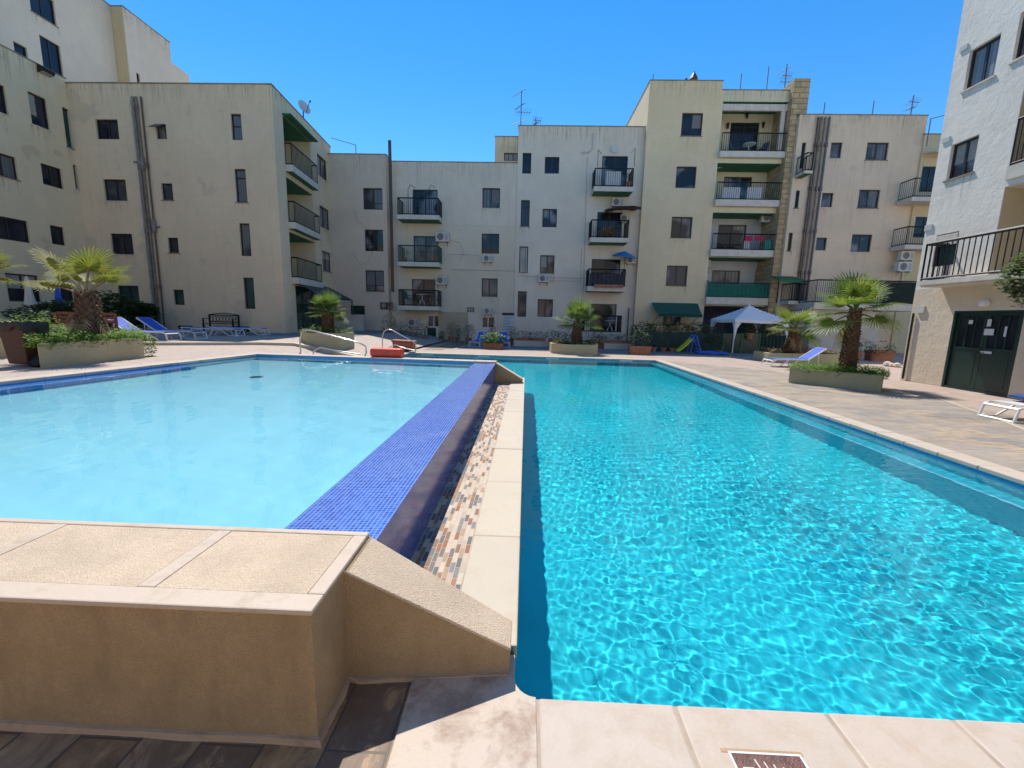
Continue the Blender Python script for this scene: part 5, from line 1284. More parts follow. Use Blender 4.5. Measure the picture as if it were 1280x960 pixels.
hang(Wr, (903,234,925,250), 'white_towel', 'long white sheet drying behind second tower balcony railing, left of two', .0); hang(Wr, (934,234,952,250), 'white_towel', 'long white sheet drying behind second tower balcony railing, right of two', .0)
Wr = W6.shift(.8); hang(Wr, (757,214,776,232), 'white_towel', 'pale sheets drying behind the railing of highest grey block balcony', .0)
Wr = W6.shift(1.06); hang(Wr, (737,342,781,356), 'fabric_dark', 'dark cloth screening the railing below the blue parasol', .0, 'balcony_screen', 'screen', 'cloth screens on balcony railings', 30)
hang(Wr, (742,356,778,360), 'terracotta', 'row of terracotta coloured trough fronts on balcony edge', .22, 'flower_trough', 'flower trough', 'flower troughs', 8)
def chair_set(p, label, mat='white_plastic', ry=0.0):
    t = thing('balcony_table', p, label, 'table', 'small tables on balconies and terraces'); m = MB(); m.lathe([(.36,.70),(.38,.72),(.38,.74)], p, 18); m.build('tabletop', M[mat], t)
    for k in range(4):
        a = PI/4+k*PI/2; m = MB(); m.tube([Vector(p)+Vector((.3*math.cos(a),.3*math.sin(a),0)), Vector(p)+Vector((.12*math.cos(a+PI),.12*math.sin(a+PI),.70))], .015, 5); m.build('leg', M[mat], t)
CH = [None]
def patio_chair(p, rz, label, mat='antenna'):
    if CH[0] is None:
        t = thing('patio_chair', (0,0,0), label, 'chair', 'patio chairs on balconies and terraces'); CH[0] = t
        m = MB(); m.bevbox(-.22,.22,-.22,.22,.42,.46,.01); m.build('seat', M[mat], t)
        m = MB(); m.add([(-.21,.20,.48),(.21,.20,.48),(.22,.30,.90),(-.22,.30,.90),(-.21,.23,.48),(.21,.23,.48),(.22,.33,.90),(-.22,.33,.90)], [(0,1,2,3),(7,6,5,4),(3,2,6,7),(0,3,7,4),(1,5,6,2),(0,4,5,1)]); m.build('backrest', M[mat], t)
        for sx in (-1,1):
            for sy in (-1,1): m = MB(); m.tube([(sx*.19,sy*.19,.42),(sx*.23,sy*.23,0)], .014, 5); m.build('leg', M[mat], t)
            m = MB(); m.tube([(sx*.23,.24,.66),(sx*.24,-.15,.66),(sx*.22,-.18,.44)], .014, 5); m.build('armrest', M[mat], t)
    else: t = copy_tree(CH[0]); t['label'] = label
    t.location = p; t.rotation_euler = (0,0,rz)
zl = levels[0][0]; xm_ = D(935,185,28.4).x
chair_set((xm_,28.3,zl+.02), 'round table on the top tower balcony'); patio_chair((xm_-.8,28.3,zl+.02), 1.2, 'chair left of the table on the top tower balcony'); patio_chair((xm_+.8,28.3,zl+.02), -1.2, 'chair right of the table on the top tower balcony')
z3 = D(525,382.5,26.85).z; x3 = D(528,370,27.4).x
chair_set((x3,27.3,z3+.01), 'white crossed leg table on lowest balcony of the central block'); patio_chair((x3-.85,27.4,z3+.01), 1.3, 'chair left of the white crossed leg table'); patio_chair((x3+.85,27.4,z3+.01), -1.3, 'chair right of the white crossed leg table')
chair_set((D(762,415,27.3).x,27.3,D(762,415.5,26.9).z+.01), 'white table on the ground floor balcony behind the middle palm')
# plants on balconies
for k, (px, py, y, lab) in enumerate(((506,326,27.1,'yellow green pot plant at left of the green railed middle balcony'), (545,326,27.1,'yellow green pot plant at right of the green railed middle balcony'), (786,232,27.2,'small pot plant at right of the highest grey block balcony'))):
    p = D(px,py,y); p.z = D(px, py+1, y).z; potted(p, .14, .25, lab, 40+k, leaf='leaf_yellow' if k < 2 else 'leaf_dark', fr=.22, fh=.5, n=70, group='pot plants on the balconies')
# dry palm-like fronds heaped on balcony two of the grey block
rnd = random.Random(5); pc = D(762,288,27.3); mb_, st_ = MB(), MB()
for i in range(14): fan_frond(mb_, st_, Vector((pc.x-.1,27.35,pc.z-.35)), rnd.uniform(0,6.28), rnd.uniform(.1,1.3), .35, .5, rnd, n=12)
t = thing('dried_plant', (pc.x,27.35,pc.z-.6), 'dry brown fan leaved plant filling the second balcony of the grey block', 'plant'); mb_.build('foliage', M['palm_dead'], t); st_.build('leaf_stalk', M['palm_dead'], t)
# parasol-like arms and wall brackets over the upper balconies
def arm(pts, label): 
    m = MB(); m.tube(pts, .018, 5); tag(m.build('clothes_line_bracket', M['iron']), label, 'bracket', 'clothes line brackets above balconies')
y = 26.95
arm([D(510,268,y),D(510,236,y),D(513,231,y),D(519,235,y)], 'hooked bracket left of the central block top balcony door'); arm([D(536,262,y),D(536,236,y),D(539,231,y),D(544,235,y)], 'hooked bracket right of the central block top balcony door')
arm([D(747,208,y),D(748,187,y),D(752,192,y)], 'bracket at the left of the highest grey block balcony'); arm([D(793,208,y),D(794,185,y),D(789,191,y)], 'bracket at the right of the highest grey block balcony')

# ------------------------------------------------------------------ rooftop antennas and poles
def top(px, y, z): return D(px,150,y).x
antenna(D(652,115,30).x,30,D(652,162,30).z,D(652,113,30).z-D(652,162,30).z,'tall many armed television antenna above the central block')
antenna(D(670,145,30).x,30,D(670,160,30).z,D(670,146,30).z-D(670,160,30).z,'short television antenna right of the tall one',1,.7)
antenna(D(984,80,30).x,30,D(984,112,30).z,D(984,80,30).z-D(984,112,30).z,'television antenna beside the top of the stone pier',2)
antenna(D(1142,120,29).x,29,D(1142,146,29).z,D(1142,119,29).z-D(1142,146,29).z,'thin reddish television antenna above the stained block',1,.9)
for (px, py0, py1, y, lab, arm_) in ((925,113,92,29,'thin pole above the tower balconies, left of its neighbour',0),(958,113,83,29,'taller thin pole above the tower balconies',0),(1029,146,128,28,'thin pole at the left of stained block roof',0),(1090,145,126,28,'thin pole at the middle of stained block roof',0),
                    (816,103,93,28,'very short pole at the left corner of the sand tower roof',0),(445,192,181,29,'thin pole with long crossbar on the pinkish block roof',-1.6),(1160,170,148,25,'pole with slanting arm at right of narrow ochre roof',.9)):
    x = D(px,py0,y).x; z = D(px,py0,y).z; pole(x, y, z-.5, D(px,py1,y).z-z+.5, lab, arm_)
# sign board on the central block
u = [D(629,398,27.95), D(642,411,27.95)]; t = thing('notice_board', (u[0].x,27.95,1), 'white pool rules board with dark heading on central block wall', 'sign')
za, zb__ = D(635,415,27.95).z, D(635,391,27.95).z; x0, x1 = D(628,400,27.95).x, D(642,400,27.95).x
m = MB(); m.box(x0,x1,27.93,27.985,za,zb__-.17); m.build('board', M['white_towel'], t); m = MB(); m.box(x0-.02,x1+.02,27.92,27.985,zb__-.17,zb__); m.build('heading', M['iron'], t)
m = MB()
for k in range(9): m.box(x0+.06,x1-.06-.1*(k%3),27.926,27.9295,zb__-.30-.10*k,zb__-.27-.10*k)
m.build('text_lines', M['antenna'], t)
# wall tiles emblem
c = D(588.5,387,27.98); m = MB()
for i in range(3):
    for j in range(2): m.box(c.x-.24+.17*i,c.x-.24+.17*i+.12,27.97,27.995,c.z-.15+.17*j,c.z-.15+.17*j+.12)
tag(m.build('wall_tiles', M['pipe_brown']), 'two rows of small dark tiles set in the central block wall', 'tiles')
# ------------------------------------------------------------------ planters and palms
def at(px, y, z): r = ray(px, 400); return Vector((r.x*(y/r.y), y, z))
# left planter
a, b = G(51,461,TZ), G(181,447,TZ); d = (b-a).normalized(); nn = Vector((-.80,.66,0))*1.15
pts = [tuple(p[:2]) for p in (a, b, b+nn, a+nn)]
_, inn = planter_box(pts, TZ-.01, .47, 'long rendered planter beside left coping next to brown bin')
groundcover(pts, TZ+.46, 'bright green trailing plants filling the left planter', 3, 3200, h=.16, size=.055, over=.16)
rnd = random.Random(8); m = MB(); c = b+nn*.3
leafy(m, (c.x+.05,c.y+.12,TZ+.28), (.20,.22,.26), 800, .05, rnd); tag(m.build('flowering_bush', M['leaf_yellow']), 'yellow flowering cushion spilling over the right end of left planter', 'plant')
palm((*(at(112,8.95,0)[:2]),TZ+.42), 1.0, .235, .16, 7, .74, .64, 'stout yellowing fan palm in the long planter by brown bin', 11, 'palm_yellow', el_rng=(.45,1.15), dead=2, azs=[3.3,-.15,2.9,.35,3.7,-.5,1.9,3.0])
# left edge palm in planter with green mound
g = at(-10,9.6,0); pts = [(g.x-1.6,8.9),(g.x+1.25,8.9),(g.x+1.25,10.6),(g.x-1.6,10.6)]
planter_box(pts, TZ-.01, .42, 'rendered planter at left edge of picture behind brown bin')
groundcover(pts, TZ+.48, 'bright green mound of plants behind the brown bin', 5, 1700, h=.30, size=.07, over=.1)
palm((g.x-.55,9.8,TZ+.40), 1.45, .24, .18, 9, .45, .62, 'golden leaved fan palm cut by left edge of the picture', 12, 'palm_yellow', el_rng=(.2,1.1), azs=[.15,-.3,.6,2,3.2,4.5,1.2,0,2.5])
# right planter
A, B_, C_, D_ = (7.32,11.86),(8.78,10.56),(9.50,11.40),(8.06,12.65)
planter_box([A,B_,C_,D_], ZD, .42, 'weathered rendered planter on right deck beside pool', mat='planter_green')
groundcover([A,B_,C_,D_], .42, 'dark and bright green ground cover in the right planter', 6, 2600, h=.12, size=.05, over=.1)
palm((8.72,11.68,.32), 1.68, .19, .115, 12, .58, .74, 'tall trunked green fan palm in right planter beside pool', 21, 'palm_green', el_rng=(-.4,1.4), dead=1, azs=[3.3,-.15,3.0,.4,-.6,3.6,2.4,1.0,.3,3.0,1.7,4.6,.8])
# centre planter
c = at(720,20.3,0); pts = [(c.x+1.2*math.cos(t_)*1.0, c.y+.95*math.sin(t_)) for t_ in [math.radians(-160+32*i) for i in range(5)]] + [(c.x+1.18,c.y+.5),(c.x-1.18,c.y+.5)]
planter_box(pts, ZD, .46, 'curved cream planter at the far end of the pool')
groundcover(pts, .42, 'sparse dark plants in the curved centre planter', 7, 1100, leaf='leaf_dark', h=.18, size=.08, over=-.1)
palm((c.x+.08,c.y,.35), 1.1, .26, .15, 16, .62, .74, 'deep green fan palm in curved planter at the far pool end', 31, 'palm_deep', el_rng=(.0,1.35), dead=2)
# centre left planter
c = at(407,15.4,0); r_ = .80; pts = [(c.x-r_,c.y-.35),(c.x-.35,c.y-r_),(c.x+r_,c.y-.55),(c.x+r_,c.y+.6),(c.x-r_,c.y+.6)]
planter_box(pts, .25, .66, 'angular cream planter on the ramp left of handrails')
groundcover(pts, .92, 'green bushy plants in the angular planter', 8, 900, leaf='leaf_bright', h=.14, size=.06, over=.0)
palm((c.x+.08,c.y,.85), .78, .20, .15, 20, .42, .52, 'small pale green fan palm in the angular planter', 41, 'palm_deep', el_rng=(-.1,1.3))
# second palm on the right behind lounger
c = at(992,18.6,0); pts = [(c.x-1.2,c.y-.6),(c.x+2.0,c.y-.6),(c.x+2.0,c.y+.6),(c.x-1.2,c.y+.6)]
planter_box(pts, ZD, .40, 'long low planter behind the blue lounger on right', mat='planter_green')
groundcover(pts, .42, 'reddish low plants in the long low planter', 9, 900, leaf='flower_pink', h=.18, size=.08, over=-.1)
palm((c.x+.1,c.y,.3), 1.15, .26, .16, 11, .6, .85, 'yellow green fan palm in the long low planter', 51, 'palm_green', el_rng=(-.4,1.1), dead=3)

# ------------------------------------------------------------------ bin
c = at(28,7.75,TZ); t = thing('wheelie_bin', c, 'brown wheelie bin with black bin liner folded over its rim', 'bin')
m = MB(); x, y, z = c
m.hexa([(x-.23,y-.22,z+.05),(x+.23,y-.22,z+.05),(x+.23,y+.24,z+.05),(x-.23,y+.24,z+.05),(x-.30,y-.28,z+.80),(x+.30,y-.28,z+.80),(x+.30,y+.30,z+.80),(x-.30,y+.30,z+.80)]); o = m.build('body', M['bin'], t); bevel(o, .03, 3); t.scale = (.82,.82,1.0)
m = MB(); k = 28
vs = []; 
for ring, (rr, zz) in enumerate(((.62,.80),(1.12,.84),(1.17,.78),(1.13,.70))):
    for j in range(k):
        a = 2*PI*j/k; s_ = 1/max(abs(math.cos(a)),abs(math.sin(a)))**.75; vs.append((x+.30*rr*s_*math.cos(a), y+.29*rr*s_*math.sin(a), z+zz+.018*math.sin(j*2.7+ring)-(.05*math.sin(j*1.3) if ring==3 else 0)))
m.add(vs, [(r_*k+j, r_*k+(j+1)%k, (r_+1)*k+(j+1)%k, (r_+1)*k+j) for r_ in range(3) for j in range(k)]); m.build('bin_liner', plain('black_bin_liner', (.012,.012,.013), .45, .3, 12, .8), t, True)
m = MB(); m.poly([(x-.2,y-.2,z+.72),(x+.2,y-.2,z+.72),(x+.2,y+.2,z+.72),(x-.2,y+.2,z+.72)]); m.build('rubbish', M['dark'], t)
for sx in (-1,1): m = MB(); m.tube([(x+.20*sx-.03*sx+.0,y+.27,z+.10),(x+.27*sx,y+.27,z+.10)], .10, 16); m.build('wheel', M['dark'], t)
m = MB(); m.tube([(x+.33,y-.22,z+.03),(x+.34,y-.08,z+.13),(x+.36,y+.06,z+.03)], [.08,.13,.07], 8); tag(m.build('rubbish_bag', M['dark']), 'small black bag slumped between bin and planter', 'bag')

# ------------------------------------------------------------------ loungers
def make_lounger(label, up, cloth='blue_sling'):
    t = thing('sun_lounger', (0,0,0), label, 'sun lounger', 'sun loungers around the pool')
    m = MB()
    for s in (-1,1):
        m.tube([(-.25,.31*s,.33),(1.10,.31*s,.32),(1.22,.31*s,.28),(1.28,.31*s,.0)], .026, 6)
        m.tube([(.30,.31*s,.32),(.12,.31*s,.0),(-.1,.31*s,.0),(-.25,.31*s,.33)], .024, 6)
        m.tube([(.55,.31*s,.32),(.95,.31*s,.02),(1.28,.31*s,.02)], .022, 6)
    m.bar((1.22,-.31,.27),(1.22,.31,.27),.04); m.bar((0.0,-.31,.3),(0.0,.31,.3),.04); m.bar((1.28,-.31,.02),(1.28,.31,.02),.03)
    m.build('frame', M['white_plastic'], t)
    m = MB(); L = .78; ex, ez = -.25-L*math.cos(up), .335+L*math.sin(up)
    for s in (-1,1): m.tube([(-.22,.30*s,.335),(ex,.30*s,ez)], .025, 6); 
    m.bar((ex,-.30,ez),(ex,.30,ez),.05)
    if up > .15:
        for s in (-1,1): m.tube([(-.25-L*.6*math.cos(up),.28*s,.335+L*.6*math.sin(up)),(-.62,.28*s,.12),(-.15,.28*s,.05)], .016, 5)
    else:
        for s in (-1,1): m.tube([(-.55,.30*s,.34),(-.85,.30*s,.0),(-.95,.30*s,.0),(-1.0,.30*s,.33)], .022, 6)
    m.build('backrest_frame', M['white_plastic'], t)
    def sling(a, b_, nm, sag):
        m = MB(); n = 6; a = Vector(a); b_ = Vector(b_)
        for i in range(n):
            p, q = a.lerp(b_, i/n), a.lerp(b_, (i+1)/n); s1, s2 = sag*math.sin(PI*i/n), sag*math.sin(PI*(i+1)/n)
            m.hexa([(p.x,-.285,p.z-s1),(q.x,-.285,q.z-s2),(q.x,.285,q.z-s2),(p.x,.285,p.z-s1),(p.x,-.285,p.z-s1+.022),(q.x,-.285,q.z-s2+.022),(q.x,.285,q.z-s2+.022),(p.x,.285,p.z-s1+.022)])
        m.build(nm, M[cloth], t)
    sling((-.26,0,.345), (1.18,0,.335), 'seat', .03); sling((-.27,0,.35), (ex+.02,0,ez+.01), 'backrest', .015)
    return t
l_up = make_lounger('blue lounger with raised back nearest the palm on left terrace', .66)
l_fl = make_lounger('flat blue lounger in middle of the left terrace, left of its pair', .03)
def put(t, p, rz, label=None):
    if label: t = copy_tree(t); t['label'] = label
    t.location = p; t.rotation_euler = (0,0,rz); t.scale = (.95,.92,.88); return t
put(l_up, at(172,13.9,TZ2), .0)
put(l_up, at(208,14.9,TZ2), .03, 'blue lounger with raised back, second from palm on left terrace')
put(l_fl, at(262,17.4,TZ2), .1)
put(l_fl, at(296,18.6,TZ2), .25, 'flat blue lounger beside the wrought iron bench on left terrace')
put(l_up, at(600,24.0,ZD), -PI/2-.15, 'blue lounger facing pool in shade left of the terracotta grass planter')
put(l_up, at(630,24.2,ZD), -PI/2+.1, 'blue lounger facing pool half hidden behind the terracotta grass planter')
put(l_up, at(1004,16.5,ZD), PI+.05, 'blue lounger with raised back behind right palm planter')
l_wh = make_lounger('white plastic lounger cut by right edge under blue towel', .03, 'white_plastic'); put(l_wh, (9.72,7.72,ZD), PI)
m = MB(); n = 10
for i in range(n): 
    a, b_ = 9.05+i*.15, 9.05+(i+1)*.15
    f = lambda x: .365+.02*math.sin(x*9)
    m.hexa([(a,7.36,f(a)),(b_,7.36,f(b_)),(b_,8.08,f(b_)),(a,8.08,f(a)),(a,7.36,f(a)+.03),(b_,7.36,f(b_)+.03),(b_,8.08,f(b_)+.03),(a,8.08,f(a)+.03)])
    m.quad((a,7.35,f(a)+.03),(a,7.33+.02*math.sin(i*2),.18),(b_,7.33+.02*math.sin((i+1)*2),.18),(b_,7.35,f(b_)+.03))
tag(m.build('towel', plain('dark_blue_towel', (.02,.06,.20), .9, .3, 12, .5)), 'dark blue towel draped over the lounger at right edge', 'towel')

# ------------------------------------------------------------------ benches
def bench(p, rz, w, label, mat, ornate=False):
    t = thing('garden_bench', p, label, 'bench', rz=rz); ORG[t] = None
    m = MB()
    for i in range(4): m.box(-w/2,w/2,-.20+.11*i,-.11+.11*i,.41,.44)
    m.build('seat', M[mat], t)
    m = MB()
    if not ornate:
        for i in range(3): m.box(-w/2,w/2,.235,.26,.55+.13*i,.63+.13*i)
    else:
        m.box(-w/2,w/2,.235,.265,.80,.85); m.tube([(-w/2,.25,.84),(-w/4,.25,.90),(0,.25,.93),(w/4,.25,.90),(w/2,.25,.84)], .02, 6)
        k = 9
        for i in range(k):
            c = -w/2+w*(i+.5)/k; m.tube([(c+.09*math.cos(a),.25,.64+.13*math.sin(a)) for a in [2*PI*j/10 for j in range(11)]], .013, 5)
        m.box(-w/2,w/2,.235,.265,.48,.51)
    m.build('backrest', M[mat if not ornate else 'iron'], t)
    for s in (-1,1):
        for (y0, h) in ((-.2,.43),(.23,.86)): m = MB(); m.box(s*w/2-.03,s*w/2+.03,y0-.03,y0+.03,0,h); m.build('leg', M[mat if not ornate else 'iron'], t)
        m = MB(); m.box(s*w/2-.035,s*w/2+.035,-.24,.26,.64,.67); m.box(s*w/2-.025,s*w/2+.025,-.22,-.17,.43,.64); m.build('armrest', M[mat if not ornate else 'iron'], t)
    return t
bench(at(100,12.9,TZ2), .15, 1.7, 'reddish slatted wooden bench behind the stout yellowing palm', 'wood')
bench(at(276,20.2,TZ2), 0, 1.45, 'ornate wrought iron bench against the beige left block', 'pipe_brown', True)

# ------------------------------------------------------------------ handrails and float
def handrail(pts, label, r=.024):
    t = tag(MB().tube(pts, r, 10).build('handrail', M['steel'], None, True), label, 'handrail', 'steel handrails of the pool steps'); return t
y = 13.2; b0 = D(376,442,y)
handrail([D(376,446,y), D(375,424,y), D(377,415,y), D(381,412.5,y), D(387,412.5,y), D(440,426,y), D(450,429,y), D(457,433,y), D(458,440,y), D(456,446,y)], 'long steel handrail sloping beside the angular planter')
y = 12.4; handrail([D(390,447,y), D(393,438,y), D(400,434,y), D(430,440,y), D(450,443,y)], 'low inner steel handrail beside the long one', .02)
y = 17.6; handrail([D(478,444,y), D(478,420,y), D(480,414,y), D(484,411.5,y), D(490,412.5,y), D(513,425,y), D(519,429,y), D(520,434,y), D(519,440,y)], 'steel handrail rising behind the red float')
y = 17.9; handrail([D(484,440,y), D(487,434,y), D(493,431,y), D(508,436,y), D(519,438,y)], 'low steel handrail in front of the faded red tub', .02)
c = at(483,10.77,.0); m = MB(); x, y, z = c
o = MB().box(x-.42,x+.42,y-.14,y+.16,.517,.75).build('pool_float', M['red']); bevel(o, .08, 4); ORG[o] = Vector((0,0,0)); tag(o, 'bright red foam float lying on the pool edge', 'float')
m = MB(); m.box(x-.34,x+.34,y-.146,y-.139,.62,.635); m.build('moulded_seam', M['terracotta'], o)
c = at(505,18.6,.14); t = thing('storage_tub', c, 'faded red plastic tub behind second handrail', 'tub'); x, y, z = c
m = MB(); m.M = Matrix.Translation(c) @ Matrix.Scale(.86,4) @ Matrix.Translation(-c); m.hexa([(x-.50,y-.25,z),(x+.50,y-.25,z),(x+.50,y+.25,z),(x-.50,y+.25,z),(x-.56,y-.3,z+.34),(x+.56,y-.3,z+.34),(x+.56,y+.3,z+.34),(x-.56,y+.3,z+.34)]); o = m.build('tub_body', M['brick_red'], t); bevel(o, .03)
m = MB(); m.M = Matrix.Translation(c) @ Matrix.Scale(.86,4) @ Matrix.Translation(-c); m.hexa([(x-.6,y-.33,z+.342),(x+.6,y-.33,z+.342),(x+.6,y+.33,z+.342),(x-.6,y+.33,z+.342),(x-.58,y-.3,z+.44),(x+.55,y-.3,z+.40),(x+.55,y+.3,z+.40),(x-.58,y+.3,z+.44)]); o = m.build('tub_lid', M['brick_red'], t); bevel(o, .02)

# ------------------------------------------------------------------ potted plants
potted(at(617,21.6,ZD), 0, .30, 'wide terracotta trough of trailing grass by the blue loungers', 61, box=(1.05,.42), fr=.8, fh=.55, n=420, leaf='leaf_bright', size=.16)
potted(at(802,20.5,ZD), 0, .40, 'terracotta trough of grey green flowers at the right end of the far pool edge', 62, box=(1.05,.42), fr=.3, fh=.75, n=330, leaf='leaf_olive', size=.08)
specs = [(486,25.5,.22,.35,'tall bushy pot plant left of the lower balconies, beside brown downpipe','leaf_dark',.45,1.3),(497,25.3,.2,.3,'second bushy pot plant from the brown downpipe','leaf_olive',.4,1.0),(508,25.2,.2,.3,'pot plant under the lowest balcony of the central block','leaf_dark',.4,.7),
  (520,25.2,.2,.3,'pot of pink flowers before the low air conditioner','flower_pink',.35,.5),(531,25.3,.2,.3,'pot plant left of the narrow ground floor door','leaf_dark',.3,.8),(552,26.8,.15,.25,'tiny pot plant right of the narrow ground floor door','leaf_olive',.2,.4),
  (564,26.2,.2,.35,'upright red leaved pot plant on bare stone patch','flower_pink',.3,.85),(572,26.6,.16,.3,'grey leaved pot plant just right of the red leaved one','leaf_olive',.26,.7),(586,25.4,.22,.35,'dark conical pot plant left of the blue loungers','leaf_dark',.33,.8),
  (615,25.8,.18,.3,'tall thin red flowered pot plant between the blue loungers','flower_pink',.22,1.2),(640,25.5,.2,.35,'dark pot plant under the pool rules board','leaf_dark',.3,.7),
  (693,24,.3,.5,'big terracotta pot of dark plants left of centre palm','leaf_dark',.5,.45),(706,24.3,.25,.4,'low dark pot plant behind the curved planter','leaf_dark',.45,.45),(742,24,.22,.35,'pot of thin pink plants right of the centre palm','flower_pink',.4,.8),
  (752,24.2,.22,.35,'dark pot plant under the ground floor balcony','leaf_dark',.4,.5),(1100,20.2,.2,.35,'bushy pot plant under the first floor terrace','leaf_dark',.8,.55),(1075,20.5,.3,.4,'dark spreading pot plant right of the tall palm trunk','leaf_dark',.7,.6),
  (903,22.2,.16,.2,'pot plant standing by the green gate of the gazebo garden','leaf_olive',.22,.8)]
for i, (px, y, r, h, lab, leaf, fr_, fh) in enumerate(specs): potted(at(px,y,ZD), r, h, lab, 100+i, leaf=leaf, fr=fr_, fh=fh, n=int(140+300*fr_*fh), size=.10)
for i, (px, y, w, lab) in enumerate(((655,24.5,1.0,'terracotta trough of red and white flowers right of the rules board'),(672,24.5,1.0,'second flower trough from the rules board'),(765,24.0,1.3,'flower trough before the ground floor balcony'),(785,24.1,1.2,'flower trough between ground floor balcony and hedge'))):
    potted(at(px,y,ZD+.32), 0, .15, lab, 140+i, box=(w,.3), fr=.25, fh=.42, n=420, leaf='flower_pink', size=.08)
m = MB(); a, b_ = at(643,24.5,0), at(690,24.5,0); m.box(a.x,b_.x,24.2,24.9,-.05,.305); o = tag(m.build('low_wall', M['terrace_white']), 'low grey wall carrying the flower troughs right of rules board', 'wall')
m = MB(); a, b_ = at(756,24.0,0), at(796,24.0,0); m.box(a.x,b_.x,23.7,24.4,-.05,.305); o = tag(m.build('low_wall', M['terrace_white']), 'low grey wall carrying flower troughs before the ground floor balcony', 'wall')
potted(at(1106,20.5,ZD), 0, .50, 'large terracotta trough under the first floor terrace', 160, box=(1.1,.5), fr=.1, fh=.15, n=40, leaf='leaf_dark')
t = thing('stones', at(1122,17.8,ZD), 'heap of white painted stones at foot of the white right building', 'stones'); rnd = random.Random(3); c = at(1121,17.6,ZD)
for k in range(6): m = MB(); r_ = rnd.uniform(.10,.16); m.lathe([(r_*.6,0),(r_,r_*.5),(r_*.8,r_*1.1),(r_*.2,r_*1.35)], (c.x+rnd.uniform(-.3,.3),c.y+rnd.uniform(-.3,.3),c.z), 7); m.build('stone', M['trim_white'], t)
# dark shrubs against the left block
for i, (px, y, z, rr, lab) in enumerate(((138,17.6,.9,(.9,.8,.85),'dark rounded shrub behind the stout yellowing palm'),(160,18.6,.75,(.9,.7,.6),'dark low shrub right of the rounded one, before beige block'),(180,19.4,.7,(.6,.5,.5),'small reddish dark shrub beside the soil pipes'),(60,15.5,.75,(1.6,.5,.35),'low dark planting below the closed white parasol'))):
    c = at(px,y,TZ2); rnd = random.Random(200+i); t = thing('shrub', c, lab, 'shrub', 'dark shrubs on the left terrace'); m = MB(); leafy(m, (c.x,c.y,TZ2+z), rr, 900, .16, rnd, shell=.7); leafy(m, (c.x+rr[0]*.4,c.y,TZ2+z+.3), (rr[0]*.6,rr[1]*.6,rr[2]*.6), 350, .2, rnd)
    m.build('foliage', M['leaf_dark'], t)
    m = MB()
    for k in range(5): a = k*1.3; m.tube([(c.x,c.y,TZ2),(c.x+.5*rr[0]*math.cos(a),c.y+.4*rr[1]*math.sin(a),TZ2+z)], .02, 5)
    m.build('stem', M['bark'], t)
m = MB(); a, b_ = at(0,15.6,0), at(84,15.6,0); m.box(a.x-3,b_.x,15.3,15.7,TZ2-.1,TZ2+.42); tag(m.build('low_wall', M['terrace_white']), 'low white wall below the closed parasols on left terrace', 'wall')

# ------------------------------------------------------------------ hedge and fence of the gazebo garden
def fence(a, b_, h, label, n=6, mat='mesh_green'):
    t = thing('garden_fence', a, label, 'fence', 'dark green windbreak fences of the gazebo garden')
    a = Vector(a); b_ = Vector(b_); d = (b_-a).normalized(); nn = Vector((-d.y,d.x,0))*.012
    m = MB(); k = 40
    for i in range(k):
        p, q = a.lerp(b_, i/k), a.lerp(b_, (i+1)/k); w1, w2 = .02*math.sin(i*1.1), .02*math.sin((i+1)*1.1); N = nn.normalized()
        m.quad(p+N*w1+Vector((0,0,.04)), q+N*w2+Vector((0,0,.04)), q+N*w2+Vector((0,0,h)), p+N*w1+Vector((0,0,h)))
    m.build('fence_fabric', M[mat], t)
    for i in range(n+1): p = a.lerp(b_, i/n)+nn*3; m = MB(); m.bar(p, p+Vector((0,0,h+.04)), .04); m.build('fence_post', M['iron'], t)
fence(tuple(at(797,22.6,ZD)), tuple(at(905,23.2,ZD)), 1.05, 'dark green fabric fence left of the gazebo')
fence(tuple(at(953,23.2,ZD)), tuple(at(985,22.8,ZD)), 1.0, 'short dark green fence right of the gazebo gate', 2)
c0, c1 = at(908,23.0,ZD), at(950,23.1,ZD); t = thing('garden_gate', c0, 'low dark green panelled gate below the gazebo', 'gate')
m = MB(); m.box(c0.x,c1.x,23.0,23.05,.05,.95); m.build('gate_panel', M['door_green'], t)
m = MB()
for x in (c0.x-.05,(c0.x+c1.x)/2,c1.x+.05): m.box(x-.03,x+.03,22.96,22.995,.0,1.05)
m.box(c0.x-.05,c1.x+.05,22.965,22.996,.97,1.03); m.build('gate_frame', M['soffit_green'], t)
for i, (px, y, zz, rr, lab, lf) in enumerate(((806,23.6,1.0,(.8,.5,.55),'dark hedge bush at left end of the fabric fence','leaf_dark'),(826,23.7,1.05,(1.0,.5,.5),'second dark hedge bush behind the fabric fence','leaf_dark'),(850,23.8,1.0,(1.0,.5,.55),'third dark hedge bush, behind the yellow slide','leaf_dark'),(872,23.6,1.0,(.8,.5,.6),'olive green hedge bush left of the gazebo legs','leaf_olive'),
     (886,23.4,.8,(.5,.4,.65),'tall loose bush over fence beside the gazebo','leaf_olive'),(955,24.2,1.15,(1.1,.6,.8),'leafy bush under the right side of gazebo','leaf_olive'),(972,23.6,.9,(.7,.5,.7),'leafy bush at right gazebo leg','leaf_dark'),(935,26.4,1.3,(1.5,.4,.5),'dark climbing plant on ground floor wall behind gazebo','leaf_dark'))):
    c = at(px,y,ZD); rnd = random.Random(300+i); t = thing('hedge_bush', c, lab, 'bush', 'bushes of the gazebo garden'); m = MB(); leafy(m, (c.x,c.y,zz), rr, 800, .13, rnd, shell=.6); m.build('foliage', M[lf], t)
    m = MB()
    for k in range(4): a = k*1.6; m.tube([(c.x,c.y,0),(c.x+.5*rr[0]*math.cos(a),c.y+.4*rr[1]*math.sin(a),zz)], .018, 5)
    m.build('stem', M['bark'], t)
